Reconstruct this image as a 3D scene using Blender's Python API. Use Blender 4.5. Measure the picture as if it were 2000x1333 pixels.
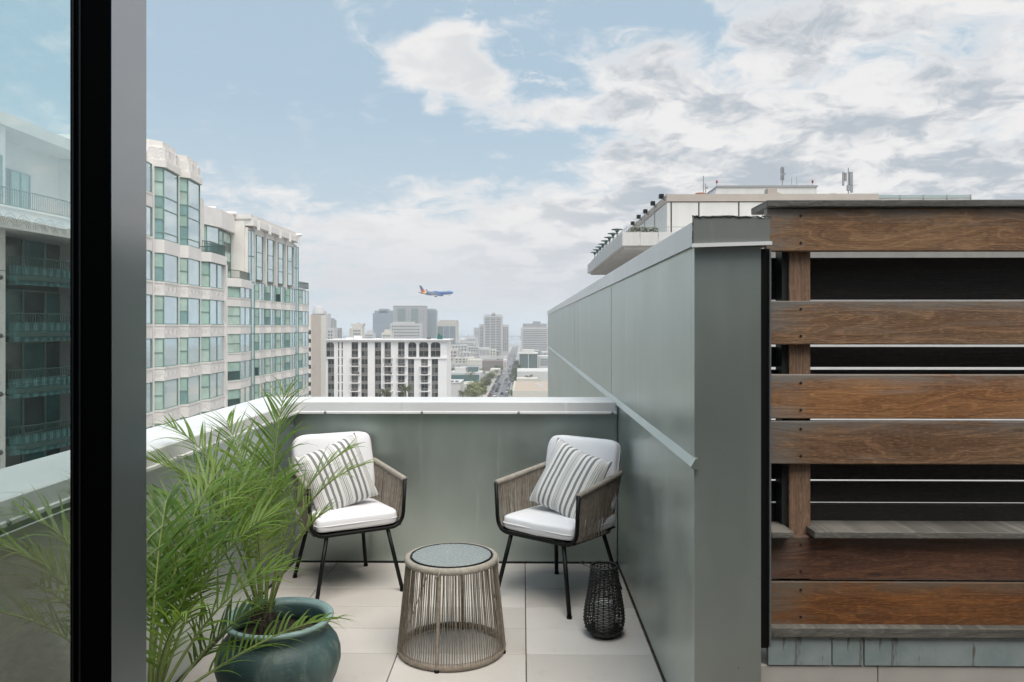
import bpy, bmesh, math, random
from mathutils import Vector, Matrix
for _o in list(bpy.data.objects): bpy.data.objects.remove(_o)
SC = bpy.context.scene
COL = SC.collection
R = math.radians
# ------------------------------------------------------------------ camera
F, HX, HY, EYE = 1500.0, 1000.0, 638.0, 1.6
YAW = math.atan(21 / F)
CA, SA = math.cos(YAW), math.sin(YAW)
cd = bpy.data.cameras.new('camera'); cam = bpy.data.objects.new('camera', cd); COL.objects.link(cam)
cam.location = (0, 0, EYE); cam.rotation_euler = (R(90), 0, YAW)
cd.sensor_width = 36; cd.lens = 27.0; cd.shift_y = -28.5 / 2000; cd.clip_start = 0.02; cd.clip_end = 30000
SC.camera = cam
# ------------------------------------------------------------------ render look
SC.render.engine = 'CYCLES'
SC.view_settings.view_transform = 'Standard'; SC.view_settings.look = 'None'
SC.view_settings.exposure = 0.5; SC.view_settings.gamma = 1.0; SC.view_settings.use_curve_mapping = False
SC.cycles.use_denoising = True; SC.cycles.use_adaptive_sampling = True; SC.cycles.adaptive_threshold = 0.03
SC.cycles.max_bounces = 7; SC.cycles.diffuse_bounces = 3; SC.cycles.glossy_bounces = 3
SC.cycles.transmission_bounces = 5; SC.cycles.transparent_max_bounces = 16; SC.cycles.volume_bounces = 1
SC.cycles.caustics_reflective = False; SC.cycles.caustics_refractive = False
SC.cycles.sample_clamp_indirect = 6.0
# ------------------------------------------------------------------ sun
SUN = Vector((0.18, -0.40, 0.90)).normalized()
sl = bpy.data.lights.new('sun', 'SUN'); sl.energy = 2.3; sl.angle = R(42); sl.color = (1.0, 0.96, 0.9)
so = bpy.data.objects.new('sun', sl); COL.objects.link(so)
so.rotation_euler = SUN.to_track_quat('Z', 'Y').to_euler(); so.location = (0, 0, 40)
# ------------------------------------------------------------------ node helper
class N:
    def __init__(s, nt): s.nt = nt
    def new(s, t, **kw):
        n = s.nt.nodes.new(t)
        for k, v in kw.items(): setattr(n, k, v)
        return n
    def put(s, sock, val):
        if isinstance(val, bpy.types.NodeSocket): s.nt.links.new(val, sock)
        elif val is not None:
            if hasattr(sock.default_value, '__len__'):
                val = tuple(val) if hasattr(val, '__len__') else (val,) * len(sock.default_value)
                n = len(sock.default_value)
                if len(val) == 3 and n == 4: val = val + (1,)
            sock.default_value = val
    def math(s, op, a, b=None, c=None, clamp=False):
        n = s.new('ShaderNodeMath', operation=op); n.use_clamp = clamp
        s.put(n.inputs[0], a)
        if b is not None: s.put(n.inputs[1], b)
        if c is not None: s.put(n.inputs[2], c)
        return n.outputs[0]
    def vmath(s, op, a, b=None):
        n = s.new('ShaderNodeVectorMath', operation=op)
        s.put(n.inputs[0], a)
        if b is not None:
            s.put(n.inputs['Scale'] if op == 'SCALE' else n.inputs[1], b)
        return n.outputs[1] if op in ('LENGTH', 'DOT_PRODUCT', 'DISTANCE') else n.outputs[0]
    def noise(s, vec, scale=1, detail=4, rough=0.5, dist=0.0):
        n = s.new('ShaderNodeTexNoise')
        s.put(n.inputs['Vector'], vec); s.put(n.inputs['Scale'], scale); s.put(n.inputs['Detail'], detail)
        s.put(n.inputs['Roughness'], rough); s.put(n.inputs['Distortion'], dist)
        return n.outputs[0]
    def step(s, x, lo, hi, a=0.0, b=1.0):
        n = s.new('ShaderNodeMapRange'); n.interpolation_type = 'SMOOTHSTEP'
        for i, v in enumerate((x, lo, hi, a, b)): s.put(n.inputs[i], v)
        return n.outputs[0]
    def mix(s, f, a, b, mode='MIX'):
        n = s.new('ShaderNodeMix', data_type='RGBA'); n.blend_type = mode
        s.put(n.inputs[0], f); s.put(n.inputs[6], a); s.put(n.inputs[7], b)
        return n.outputs[2]
    def scale(s, vec, sc):
        n = s.new('ShaderNodeMapping'); s.put(n.inputs['Vector'], vec); n.inputs['Scale'].default_value = sc
        return n.outputs[0]
    def ramp(s, f, stops, interp='LINEAR'):
        n = s.new('ShaderNodeValToRGB'); cr = n.color_ramp; cr.interpolation = interp
        while len(cr.elements) < len(stops): cr.elements.new(0.5)
        for e, (p, c) in zip(cr.elements, stops):
            e.position = p; e.color = tuple(c) + (1,) if len(c) == 3 else c
        s.put(n.inputs[0], f); return n.outputs[0]
    def sep(s, vec):
        n = s.new('ShaderNodeSeparateXYZ'); s.put(n.inputs[0], vec); return n.outputs
    def comb(s, x, y, z):
        n = s.new('ShaderNodeCombineXYZ')
        for i, v in enumerate((x, y, z)): s.put(n.inputs[i], v)
        return n.outputs[0]
# ------------------------------------------------------------------ pixel rays (photo pixels -> places at a chosen real distance)
def ray(px, py):
    cx = (px - HX) / F
    return cx * CA - SA, cx * SA + CA, (HY - py) / F
def at(px, py, Y):
    a, b, c = ray(px, py); s = Y / b
    return Vector((a * s, Y, EYE + c * s))
def Xat(px, Y): return at(px, HY, Y).x
def Zat(py, Y, px=1000): return at(px, py, Y).z
def Yon(px, X):
    a, b, c = ray(px, HY); return b / a * X
def onfloor(px, py, z=0.0):
    a, b, c = ray(px, py); s = (z - EYE) / c
    return Vector((a * s, b * s, z))
# ------------------------------------------------------------------ world: Nishita sky with a drifting cloud deck
W = bpy.data.worlds.new('World'); SC.world = W; W.use_nodes = True
W.cycles.sampling_method = 'MANUAL'; W.cycles.sample_map_resolution = 1024
def make_world():
    nt = W.node_tree; nt.nodes.clear(); n = N(nt)
    sky = n.new('ShaderNodeTexSky', sky_type='NISHITA'); sky.sun_disc = False
    sky.sun_elevation = math.asin(SUN.z); sky.sun_rotation = math.atan2(SUN.x, SUN.y)
    sky.altitude = 50; sky.air_density = 1.0; sky.dust_density = 1.2; sky.ozone_density = 1.0
    D = n.new('ShaderNodeTexCoord').outputs['Generated']
    x, y, z = n.sep(D)
    zc = n.math('MAXIMUM', z, 0.0)
    inv = n.math('DIVIDE', 1.0, n.math('ADD', zc, 0.22))
    P = n.comb(n.math('MULTIPLY', x, inv), n.math('MULTIPLY', y, inv), 0.0)
    warp = n.new('ShaderNodeTexNoise'); n.put(warp.inputs['Vector'], P); warp.inputs['Scale'].default_value = 5.0; warp.inputs['Detail'].default_value = 3
    Pw = n.vmath('ADD', P, n.vmath('SCALE', n.vmath('SUBTRACT', warp.outputs['Color'], (0.5, 0.5, 0.5)), 0.22))
    big = n.noise(n.vmath('ADD', P, (3.7, 1.3, 0.0)), 1.3, 2, 0.5, 0.0)
    mid = n.noise(n.vmath('ADD', Pw, (8.1, 2.4, 0.0)), 4.2, 10, 0.64, 0.0)
    def blob(px, py, rx, rz, rot=0.0):
        a, b, c = ray(px, py); d = Vector((a, b, c)).normalized()
        dv = n.vmath('SUBTRACT', D, tuple(d))
        if rot:
            m = n.new('ShaderNodeMapping'); m.inputs['Rotation'].default_value = (0, rot, 0)
            n.put(m.inputs['Vector'], dv); dv = m.outputs[0]
        L = n.vmath('LENGTH', n.vmath('MULTIPLY', dv, (1 / rx, 1 / max(rx, rz), 1 / rz)))
        return n.step(L, 0.0, 1.0, 1.0, 0.0)
    cov = n.step(x, -0.22, 0.34, -0.15, 0.12)
    adds = [(860, 105, .10, .06, 0.3, .38), (930, 160, .06, .04, 0, .24), (690, 50, .10, .055, -.5, .2), (880, 0, .14, .025, 0, -.25), (1300, 210, .17, .09, .25, .17),
            (1090, 215, .09, .03, 0, .15), (1500, 250, .25, .10, 0, .10), (670, 220, .04, .015, 0, .2), (840, 215, .03, .03, 0, .16), (980, 305, .04, .015, 0, .18),
            (480, 100, .20, .16, 0, -.16), (600, 260, .30, .06, 0, -.10), (1080, 120, .09, .055, 0, -.13), (1420, 150, .07, .05, 0, -.13), (1100, 285, .12, .03, 0, -.10),
            (1330, 20, .12, .05, 0, -.10)]
    for px, py, rx, rz, rot, w in adds:
        cov = n.math('MULTIPLY_ADD', blob(px, py, rx, rz, rot), w, cov)
    low = n.math('MULTIPLY', n.step(z, 0.235, 0.10, 0.0, 0.28), n.step(x, -0.42, -0.12, 0.55, 1.0))                       # the deck closes towards the horizon
    val = n.math('ADD', n.math('ADD', n.math('MULTIPLY_ADD', big, 0.42, n.math('MULTIPLY', mid, 0.88)), cov), low)
    dens = n.step(val, 0.57, 0.78)
    wis = n.noise(n.vmath('ADD', n.vmath('MULTIPLY', Pw, (1.0, 1.35, 1.0)), (5.3, 0.4, 2.0)), 9.0, 7, 0.66, 0.0)
    wmask = n.math('MULTIPLY', n.step(big, 0.40, 0.62), n.step(x, -0.36, -0.05, 0.25, 1.0))
    dens = n.math('MAXIMUM', dens, n.math('MULTIPLY', n.math('MULTIPLY', n.step(wis, 0.53, 0.70), wmask), 0.85))
    sh = n.noise(n.vmath('ADD', Pw, (1.93, 6.7, 0.3)), 4.3, 7, 0.6, 0.0)
    shade = n.math('MULTIPLY', n.step(sh, 0.42, 0.60), n.step(val, 0.66, 0.84))
    shade = n.math('MULTIPLY', shade, n.step(x, -0.14, 0.2, 0.3, 1.0))
    white = (0.635, 0.622, 0.615); grey = (0.335, 0.37, 0.41); pale = (0.45, 0.468, 0.505)
    ccol = n.mix(shade, white, grey)
    ccol = n.mix(n.step(z, 0.17, 0.02, 0.0, 0.8), ccol, pale)
    base = n.vmath('SCALE', sky.outputs[0], 0.09)
    base = n.mix(0.86, base, (0.325, 0.428, 0.51))                 # thin milky veil over the blue
    base = n.mix(n.step(z, 0.30, 0.06, 0.0, 0.8), base, (0.425, 0.487, 0.53))
    col = n.mix(n.math('MULTIPLY', dens, 0.95), base, ccol)
    bg = n.new('ShaderNodeBackground'); n.put(bg.inputs[0], col); bg.inputs[1].default_value = 1.0
    out = n.new('ShaderNodeOutputWorld'); nt.links.new(bg.outputs[0], out.inputs[0])
make_world()
# ------------------------------------------------------------------ materials
MATS = {}
def mat(name, col, rough=0.6, metal=0.0, ior=1.5, var=0.0, vscale=3.0, bump=0.0, bscale=60.0, stretch=(1, 1, 1), build=None, coat=0.0, col2=None):
    if name in MATS: return MATS[name]
    m = bpy.data.materials.new(name); m.use_nodes = True; MATS[name] = m
    nt = m.node_tree; n = N(nt); b = nt.nodes['Principled BSDF']
    b.inputs['Roughness'].default_value = rough; b.inputs['Metallic'].default_value = metal; b.inputs['IOR'].default_value = ior
    b.inputs['Coat Weight'].default_value = coat
    tc = n.new('ShaderNodeTexCoord').outputs['Object']
    if build: build(n, b, tc)
    else:
        if var > 0:
            f = n.noise(n.scale(tc, stretch), vscale, 6, 0.6)
            c2 = col2 if col2 else tuple(min(1, c * (1 + var)) for c in col)
            c1 = tuple(c * (1 - var) for c in col)
            n.put(b.inputs['Base Color'], n.mix(n.step(f, 0.3, 0.7), c1, c2))
            n.put(b.inputs['Roughness'], n.step(f, 0.25, 0.75, max(0.02, rough - 0.07), rough + 0.07))
        else: n.put(b.inputs['Base Color'], col)
        if bump > 0:
            bn = n.new('ShaderNodeBump'); bn.inputs['Strength'].default_value = bump; bn.inputs['Distance'].default_value = 0.01
            n.put(bn.inputs['Height'], n.noise(n.scale(tc, stretch), bscale, 3, 0.6)); n.put(b.inputs['Normal'], bn.outputs[0])
    return m
# ------------------------------------------------------------------ mesh builder
class MB:
    def __init__(s): s.v = []; s.f = []; s.m = []; s.k = 0
    def mi(s, k): s.k = k; return s
    def face(s, pts):
        i = len(s.v); s.v += [tuple(p) for p in pts]; s.f.append(tuple(range(i, i + len(pts)))); s.m.append(s.k); return s
    def add(s, vs, fs):
        i = len(s.v); s.v += [tuple(p) for p in vs]
        for f in fs: s.f.append(tuple(i + q for q in f)); s.m.append(s.k)
        return s
    def box(s, x0, x1, y0, y1, z0, z1):
        vs = [(x, y, z) for z in (z0, z1) for y in (y0, y1) for x in (x0, x1)]
        return s.add(vs, [(0, 2, 3, 1), (4, 5, 7, 6), (0, 1, 5, 4), (2, 6, 7, 3), (0, 4, 6, 2), (1, 3, 7, 5)])
    def prism(s, poly, z0, z1):
        n = len(poly); vs = [(x, y, z0) for x, y in poly] + [(x, y, z1) for x, y in poly]
        return s.add(vs, [tuple(range(n - 1, -1, -1)), tuple(range(n, 2 * n))] + [(i, (i + 1) % n, n + (i + 1) % n, n + i) for i in range(n)])
    def extr(s, poly, axis, a0, a1):      # poly in the two other axes (in x,y,z order), extruded along axis
        n = len(poly); vs = []
        for a in (a0, a1):
            for p, q in poly:
                vs.append((a, p, q) if axis == 0 else (p, a, q) if axis == 1 else (p, q, a))
        return s.add(vs, [tuple(range(n - 1, -1, -1)), tuple(range(n, 2 * n))] + [(i, (i + 1) % n, n + (i + 1) % n, n + i) for i in range(n)])
    def tube(s, pts, r, seg=8, closed=False, caps=True):
        pts = [Vector(p) for p in pts]; n = len(pts)
        rs = r if hasattr(r, '__len__') else [r] * n
        base = len(s.v); up = None
        for i, p in enumerate(pts):
            if closed: t = pts[(i + 1) % n] - pts[i - 1]
            else: t = pts[min(i + 1, n - 1)] - pts[max(i - 1, 0)]
            t = t.normalized() if t.length > 1e-9 else Vector((0, 0, 1))
            if up is None:
                up = Vector((0, 0, 1)) if abs(t.z) < 0.9 else Vector((1, 0, 0))
            a = (up - t * up.dot(t)); a = a.normalized() if a.length > 1e-6 else t.orthogonal().normalized()
            up = a; b = t.cross(a)
            for k in range(seg):
                w = 2 * math.pi * k / seg
                s.v.append(tuple(p + (a * math.cos(w) + b * math.sin(w)) * rs[i]))
        m = n if closed else n - 1
        for i in range(m):
            for k in range(seg):
                j = (i + 1) % n; k2 = (k + 1) % seg
                s.f.append((base + i * seg + k, base + i * seg + k2, base + j * seg + k2, base + j * seg + k)); s.m.append(s.k)
        if caps and not closed:
            s.f.append(tuple(base + k for k in range(seg - 1, -1, -1))); s.m.append(s.k)
            s.f.append(tuple(base + (n - 1) * seg + k for k in range(seg))); s.m.append(s.k)
        return s
    def lathe(s, prof, seg=32, c=(0, 0, 0), capb=True, capt=False):
        base = len(s.v); n = len(prof)
        for r, z in prof:
            for k in range(seg):
                w = 2 * math.pi * k / seg; s.v.append((c[0] + r * math.cos(w), c[1] + r * math.sin(w), c[2] + z))
        for i in range(n - 1):
            for k in range(seg):
                k2 = (k + 1) % seg
                s.f.append((base + i * seg + k, base + i * seg + k2, base + (i + 1) * seg + k2, base + (i + 1) * seg + k)); s.m.append(s.k)
        if capb: s.f.append(tuple(base + k for k in range(seg - 1, -1, -1))); s.m.append(s.k)
        if capt: s.f.append(tuple(base + (n - 1) * seg + k for k in range(seg))); s.m.append(s.k)
        return s
    def mesh(s, name, mats, off=(0, 0, 0), smooth=False):
        me = bpy.data.meshes.new(name)
        ox, oy, oz = off
        me.from_pydata([(x - ox, y - oy, z - oz) for x, y, z in s.v], [], s.f)
        for m in (mats if isinstance(mats, (list, tuple)) else [mats]): me.materials.append(m)
        if isinstance(mats, (list, tuple)) and len(mats) > 1: me.polygons.foreach_set('material_index', s.m)
        if smooth: me.polygons.foreach_set('use_smooth', [True] * len(s.f))
        me.validate(); me.update(); return me
def wloc(o):
    v = Vector((0, 0, 0))
    while o: v += o.location; o = o.parent
    return v
def link(name, me, parent=None, loc=(0, 0, 0)):
    o = bpy.data.objects.new(name, me); COL.objects.link(o); o.location = loc
    if parent: o.parent = parent
    return o
def build(mb, name, mats, parent=None, org=None, smooth=False, bevel=0.0, seg=2, local=False):
    """one mesh object; vertices given in world coordinates unless local (then relative to the parent)"""
    off = (0, 0, 0)
    if not local:
        off = wloc(parent) if parent else Vector(org or (0, 0, 0))
    o = link(name, mb.mesh(name, mats, off, smooth), parent)
    if not parent and org: o.location = org
    if bevel:
        b = o.modifiers.new('bevel', 'BEVEL'); b.width = bevel; b.segments = seg; b.limit_method = 'ANGLE'; b.angle_limit = R(40)
    return o
def tag(o, label, cat, group=None):
    o['label'] = label; o['category'] = cat
    if group: o['group'] = group
    return o
def thing(name, label, cat, loc=(0, 0, 0), rz=0.0, group=None):
    o = bpy.data.objects.new(name, None); COL.objects.link(o); o.location = loc; o.rotation_euler = (0, 0, rz)
    o.empty_display_size = 0.2
    return tag(o, label, cat, group)
def struct(o): o['kind'] = 'structure'; return o
def stuff(o): o['kind'] = 'stuff'; return o
GZ = -38.4
# ================================================================== materials of the balcony
def _paint(c1, c2, rough, metal):
    def f(n, b, tc):
        st = n.noise(n.scale(tc, (1.2, 1.2, 0.45)), 2.4, 4, 0.55)
        cl = n.noise(tc, 1.3, 4, 0.5)
        k = n.math('MULTIPLY_ADD', st, 0.55, n.math('MULTIPLY', cl, 0.45))
        c = n.mix(n.step(k, 0.36, 0.64), c1, c2)
        dr = n.noise(n.scale(tc, (7.0, 7.0, 0.5)), 1.6, 5, 0.7); pt = n.noise(tc, 1.1, 3, 0.5)
        c = n.mix(n.math('MULTIPLY', n.step(dr, 0.58, 0.74, 0, 0.55), n.step(pt, 0.42, 0.6)), c, tuple(q * 1.35 for q in c2))
        c = n.mix(n.math('MULTIPLY', n.step(dr, 0.42, 0.3, 0, 0.4), n.step(pt, 0.55, 0.4)), c, tuple(q * 0.7 for q in c1))
        sp = n.noise(tc, 38, 2, 0.5)
        c = n.mix(n.step(sp, 0.735, 0.77, 0, 0.5), c, tuple(q * 0.55 for q in c1))
        n.put(b.inputs['Base Color'], c)
        n.put(b.inputs['Roughness'], n.step(st, 0.3, 0.7, rough - 0.04, rough + 0.05)); b.inputs['Metallic'].default_value = metal
        bn = n.new('ShaderNodeBump'); bn.inputs['Strength'].default_value = 0.22; bn.inputs['Distance'].default_value = 0.02
        n.put(bn.inputs['Height'], n.math('MULTIPLY_ADD', n.noise(tc, 130, 2, 0.5), 0.03, n.noise(tc, 0.9, 1, 0.5)))
        n.put(b.inputs['Normal'], bn.outputs[0])
    return f
PAINT = mat('grey_green_panel_paint', (1, 1, 1), metal=0.0, ior=1.65, build=_paint((0.465, 0.525, 0.485), (0.535, 0.592, 0.553), 0.34, 0.75))
COPE = mat('light_grey_coping_metal', (1, 1, 1), build=_paint((0.74, 0.735, 0.72), (0.80, 0.795, 0.785), 0.42, 0))
FASC = mat('coping_end_cap_grey', (1, 1, 1), build=_paint((0.17, 0.18, 0.17), (0.20, 0.21, 0.195), 0.45, 0))
BLACK = mat('black_satin_metal', (0.005, 0.005, 0.005), 0.45, 0.0, 1.3)
BASEB = mat('black_base_strip', (0.008, 0.008, 0.009), 0.6)
SCREW = mat('zinc_screw', (0.32, 0.31, 0.29), 0.4, 0.6)
RUSTS = mat('dark_screw', (0.02, 0.013, 0.01), 0.7)
def _tile(n, b, tc):
    oi = n.new('ShaderNodeObjectInfo').outputs['Random']
    v = n.vmath('ADD', tc, n.comb(n.math('MULTIPLY', oi, 31.0), 0.0, 0.0))
    a = n.noise(v, 2.2, 6, 0.6); g = n.noise(v, 90, 3, 0.6)
    k = n.math('ADD', n.math('MULTIPLY', a, 0.6), n.math('MULTIPLY', oi, 0.42))
    c = n.mix(n.step(k, 0.3, 0.75), (0.55, 0.505, 0.455), (0.655, 0.615, 0.565))
    c = n.mix(n.step(n.noise(v, 6, 5, 0.7), 0.56, 0.78, 0, 0.45), c, (0.44, 0.38, 0.325))
    n.put(b.inputs['Base Color'], n.mix(n.step(g, 0.35, 0.7, 0, 0.12), c, (0.75, 0.71, 0.66)))
    n.put(b.inputs['Roughness'], n.step(a, 0.3, 0.7, 0.5, 0.68))
TILE = mat('beige_stone_tile', (1, 1, 1), build=_tile)
GROUT = mat('brown_tile_joint', (0.12, 0.09, 0.07), 0.9, var=0.4, vscale=30)
STUC = mat('beige_render', (0.47, 0.44, 0.40), 0.8, var=0.06, vscale=5, bump=0.1, bscale=200)
def _wood(gx, warm1, warm2, grey, edge):
    def f(n, b, tc):
        oi = n.new('ShaderNodeObjectInfo').outputs['Random']
        x, y, z = n.sep(tc) if gx else (lambda s: (s[2], s[1], s[0]))(n.sep(tc))
        o = n.math('MULTIPLY', oi, 53.0)
        xx = n.math('ADD', x, o)
        w = n.noise(n.comb(n.math('MULTIPLY', xx, 1.1), o, n.math('MULTIPLY', z, 6.0)), 1.0, 3, 0.55, 0.6)
        ring = n.math('SINE', n.math('ADD', n.math('MULTIPLY', z, 120.0), n.math('MULTIPLY', w, 62.0)))
        fine = n.noise(n.comb(n.math('MULTIPLY', xx, 5.0), y, n.math('MULTIPLY', z, 260.0)), 1.0, 5, 0.65)
        fleck = n.noise(n.comb(n.math('MULTIPLY', xx, 38.0), y, n.math('MULTIPLY', z, 420.0)), 1.0, 2, 0.5)
        patch = n.noise(n.comb(n.math('MULTIPLY', xx, 1.6), o, n.math('MULTIPLY', z, 5.0)), 1.0, 4, 0.6)
        c = n.mix(n.step(patch, 0.32, 0.68), warm1, warm2)
        c = n.mix(n.step(ring, 0.8, 1.0, 0.0, 0.36), c, tuple(min(1, q * 1.75) for q in warm2))
        c = n.mix(n.step(ring, -0.8, -1.0, 0.0, 0.4), c, tuple(q * 0.5 for q in warm1))
        c = n.mix(n.step(fine, 0.36, 0.66, 0.35, 0.0), c, tuple(q * 0.4 for q in warm1))
        c = n.mix(n.step(fleck, 0.5, 0.75, 0.0, 0.5), c, tuple(min(1, q * 1.9 + .03) for q in warm2))
        if edge:                                             # silvered by weather along the upper arris and the open end
            g = n.math('ADD', n.math('ADD', n.step(z, 0.01, 0.085, 0.0, 0.8), n.step(x, 0.0, 0.2, 0.9, 0.0)), n.step(n.math('ABSOLUTE', z), 0.06, 0.09, 0, 0.25))
            g = n.math('MULTIPLY', g, n.step(n.noise(n.comb(n.math('MULTIPLY', xx, 3.0), o, n.math('MULTIPLY', z, 18.0)), 1.0, 5, 0.7), 0.3, 0.62), clamp=True)
            g = n.math('MAXIMUM', g, n.step(n.noise(n.comb(n.math('MULTIPLY', xx, 2.4), n.math('ADD', o, 3.0), n.math('MULTIPLY', z, 30.0)), 1.0, 6, 0.7), 0.54, 0.74, 0.0, 0.5))
            c = n.mix(g, c, grey)
        tone = n.new('ShaderNodeHueSaturation'); n.put(tone.inputs['Color'], c)
        n.put(tone.inputs['Hue'], n.math('MULTIPLY_ADD', n.math('FRACT', n.math('MULTIPLY', oi, 7.3)), 0.016, 0.497)); n.put(tone.inputs['Saturation'], n.math('MULTIPLY_ADD', n.math('FRACT', n.math('MULTIPLY', oi, 17.1)), 0.25, 0.92)); n.put(tone.inputs['Value'], n.math('MULTIPLY_ADD', n.math('FRACT', n.math('MULTIPLY', oi, 29.7)), 0.40, 0.78))
        kn = n.new('ShaderNodeTexVoronoi'); kn.inputs['Scale'].default_value = 1.0
        n.put(kn.inputs['Vector'], n.comb(n.math('MULTIPLY', xx, 2.2), o, n.math('MULTIPLY', z, 9.0)))
        c = n.mix(n.step(kn.outputs[0], 0.10, 0.02, 0.0, 0.8), tone.outputs[0], (0.03, 0.018, 0.012))
        n.put(b.inputs['Base Color'], c); n.put(b.inputs['Roughness'], n.step(fine, 0.3, 0.7, 0.78, 0.6))
        bn = n.new('ShaderNodeBump'); bn.inputs['Strength'].default_value = 0.35; bn.inputs['Distance'].default_value = 0.004
        n.put(bn.inputs['Height'], n.math('MULTIPLY_ADD', ring, 0.15, fine)); n.put(b.inputs['Normal'], bn.outputs[0])
    return f
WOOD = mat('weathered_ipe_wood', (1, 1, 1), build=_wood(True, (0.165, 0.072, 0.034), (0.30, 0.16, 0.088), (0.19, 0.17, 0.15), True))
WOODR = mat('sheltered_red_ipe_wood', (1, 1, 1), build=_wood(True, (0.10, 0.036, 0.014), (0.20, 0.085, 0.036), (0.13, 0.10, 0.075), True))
WOODV = mat('weathered_post_wood', (1, 1, 1), build=_wood(False, (0.20, 0.115, 0.065), (0.27, 0.17, 0.11), (0.2, 0.18, 0.16), False))
WOODG = mat('silvered_wood', (1, 1, 1), build=_wood(True, (0.095, 0.088, 0.075), (0.155, 0.145, 0.128), (0.2, 0.19, 0.17), False))
WOODD = mat('backlit_shade_wood', (1, 1, 1), build=_wood(True, (0.008, 0.006, 0.0045), (0.016, 0.012, 0.009), (0.06, 0.055, 0.05), False))  # backlit shade of the rear slats put into a near-black base colour
def _zinc(n, b, tc):
    s = n.noise(n.scale(tc, (14, 1, 1.6)), 1.0, 5, 0.75); a = n.noise(tc, 5, 6, 0.65)
    c = n.mix(n.step(a, 0.3, 0.7), (0.27, 0.34, 0.34), (0.40, 0.46, 0.46))
    c = n.mix(n.step(s, 0.54, 0.66, 0, 0.85), c, (0.09, 0.065, 0.038))
    c = n.mix(n.step(n.noise(n.scale(tc, (3, 1, 9)), 3, 5, 0.7), 0.66, 0.8, 0, 0.5), c, (0.66, 0.7, 0.7))
    n.put(b.inputs['Base Color'], c); n.put(b.inputs['Roughness'], 0.5); b.inputs['Metallic'].default_value = 0.3
ZINC = mat('stained_galvanised_flashing', (1, 1, 1), build=_zinc)
ROOMW = mat('room_wall_paint', (0.06, 0.058, 0.055), 0.8, var=0.03)
FACW = mat('facade_paint', (0.42, 0.42, 0.40), 0.7, var=0.05)
# ================================================================== balcony: floor, parapets, tall wall
BX0, BX1, BY1 = -1.55, 0.637, 5.19          # inner faces of left parapet, right wall, back parapet
floor = build(MB().box(-4.0, 3.4, -5.0, BY1 + 0.3, -0.35, -0.012), 'balcony_floor', GROUT); struct(floor)
tl = MB().box(-0.3125, 0.3125, -0.154, 0.154, -0.011, 0.0).mesh('tile', TILE)
def tile_mesh(w, d): return MB().box(-w / 2, w / 2, -d / 2, d / 2, -0.011, 0.0).mesh('tile', TILE)
cols = [(BX0 + 0.004, -1.259), (-1.255, -0.6155), (-0.6115, 0.014), (0.018, BX1 - 0.004)]
ys = [BY1 - 0.003] + [5.003 - 0.3125 * k for k in range(13)]
cache = {}
for c0, c1 in cols:
    for a, b in zip(ys, ys[1:]):
        key = (round(c1 - c0, 3), round(a - b, 3))
        if key not in cache:
            cache[key] = tile_mesh(c1 - c0 - 0.001, a - b - 0.006)
        o = link('tile', cache[key], floor, ((c0 + c1) / 2, (a + b) / 2, random.Random(c0 * 9 + a).uniform(-0.0008, 0.0008)))
        bv = o.modifiers.new('bevel', 'BEVEL'); bv.width = 0.002; bv.segments = 1
# ---- back parapet
def coping_x(x0, x1, yin, yout, z):           # runs along x, inner lip towards -y
    m = MB()
    prof = [(yin, z - 0.006), (yin, z - 0.066), (yin - 0.007, z - 0.070), (yin - 0.007, z - 0.082), (yin + 0.005, z - 0.082),
            (yin + 0.005, z - 0.012), (yout - 0.005, z - 0.012), (yout - 0.005, z - 0.08), (yout, z - 0.08), (yout, z), (yin + 0.006, z)]
    return m.extr(prof, 0, x0, x1)
def coping_y(y0, y1, xin, xout, z):           # runs along y, inner lip towards +x
    prof = [(xin, z - 0.006), (xin, z - 0.066), (xin + 0.007, z - 0.070), (xin + 0.007, z - 0.082), (xin - 0.005, z - 0.082),
            (xin - 0.005, z - 0.012), (xout + 0.005, z - 0.012), (xout + 0.005, z - 0.08), (xout, z - 0.08), (xout, z), (xin - 0.006, z)]
    return MB().extr(prof[::-1], 1, y0, y1)
ZC = 1.095
back = thing('parapet_wall', 'low grey green parapet behind the two chairs with pale metal coping', 'wall', (-0.45, BY1, 0))
build(MB().box(BX0 + 0.002, BX1 - 0.002, BY1, BY1 + 0.26, 0.012, ZC - 0.014), 'wall_panel', PAINT, back)
build(MB().box(BX0 + 0.012, BX1 - 0.002, BY1 - 0.006, BY1 + 0.1, 0.001, 0.0115), 'base_strip', BASEB, back)
build(coping_x(BX0 + 0.031, BX1 - 0.003, BY1 - 0.035, BY1 + 0.30, ZC), 'coping', COPE, back)
for px in (635, 824, 1013, 1196):
    p = at(px, 802, BY1 - 0.042)
    m = MB(); m.lathe([(0.009, -0.004), (0.009, 0.002), (0.006, 0.005), (0.0, 0.006)], 10)
    o = build(m, 'screw', SCREW, back, smooth=True, local=True); o.location = Vector((p.x, BY1 - 0.042, ZC - 0.073)) - back.location; o.rotation_euler = (R(90), 0, 0)
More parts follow.
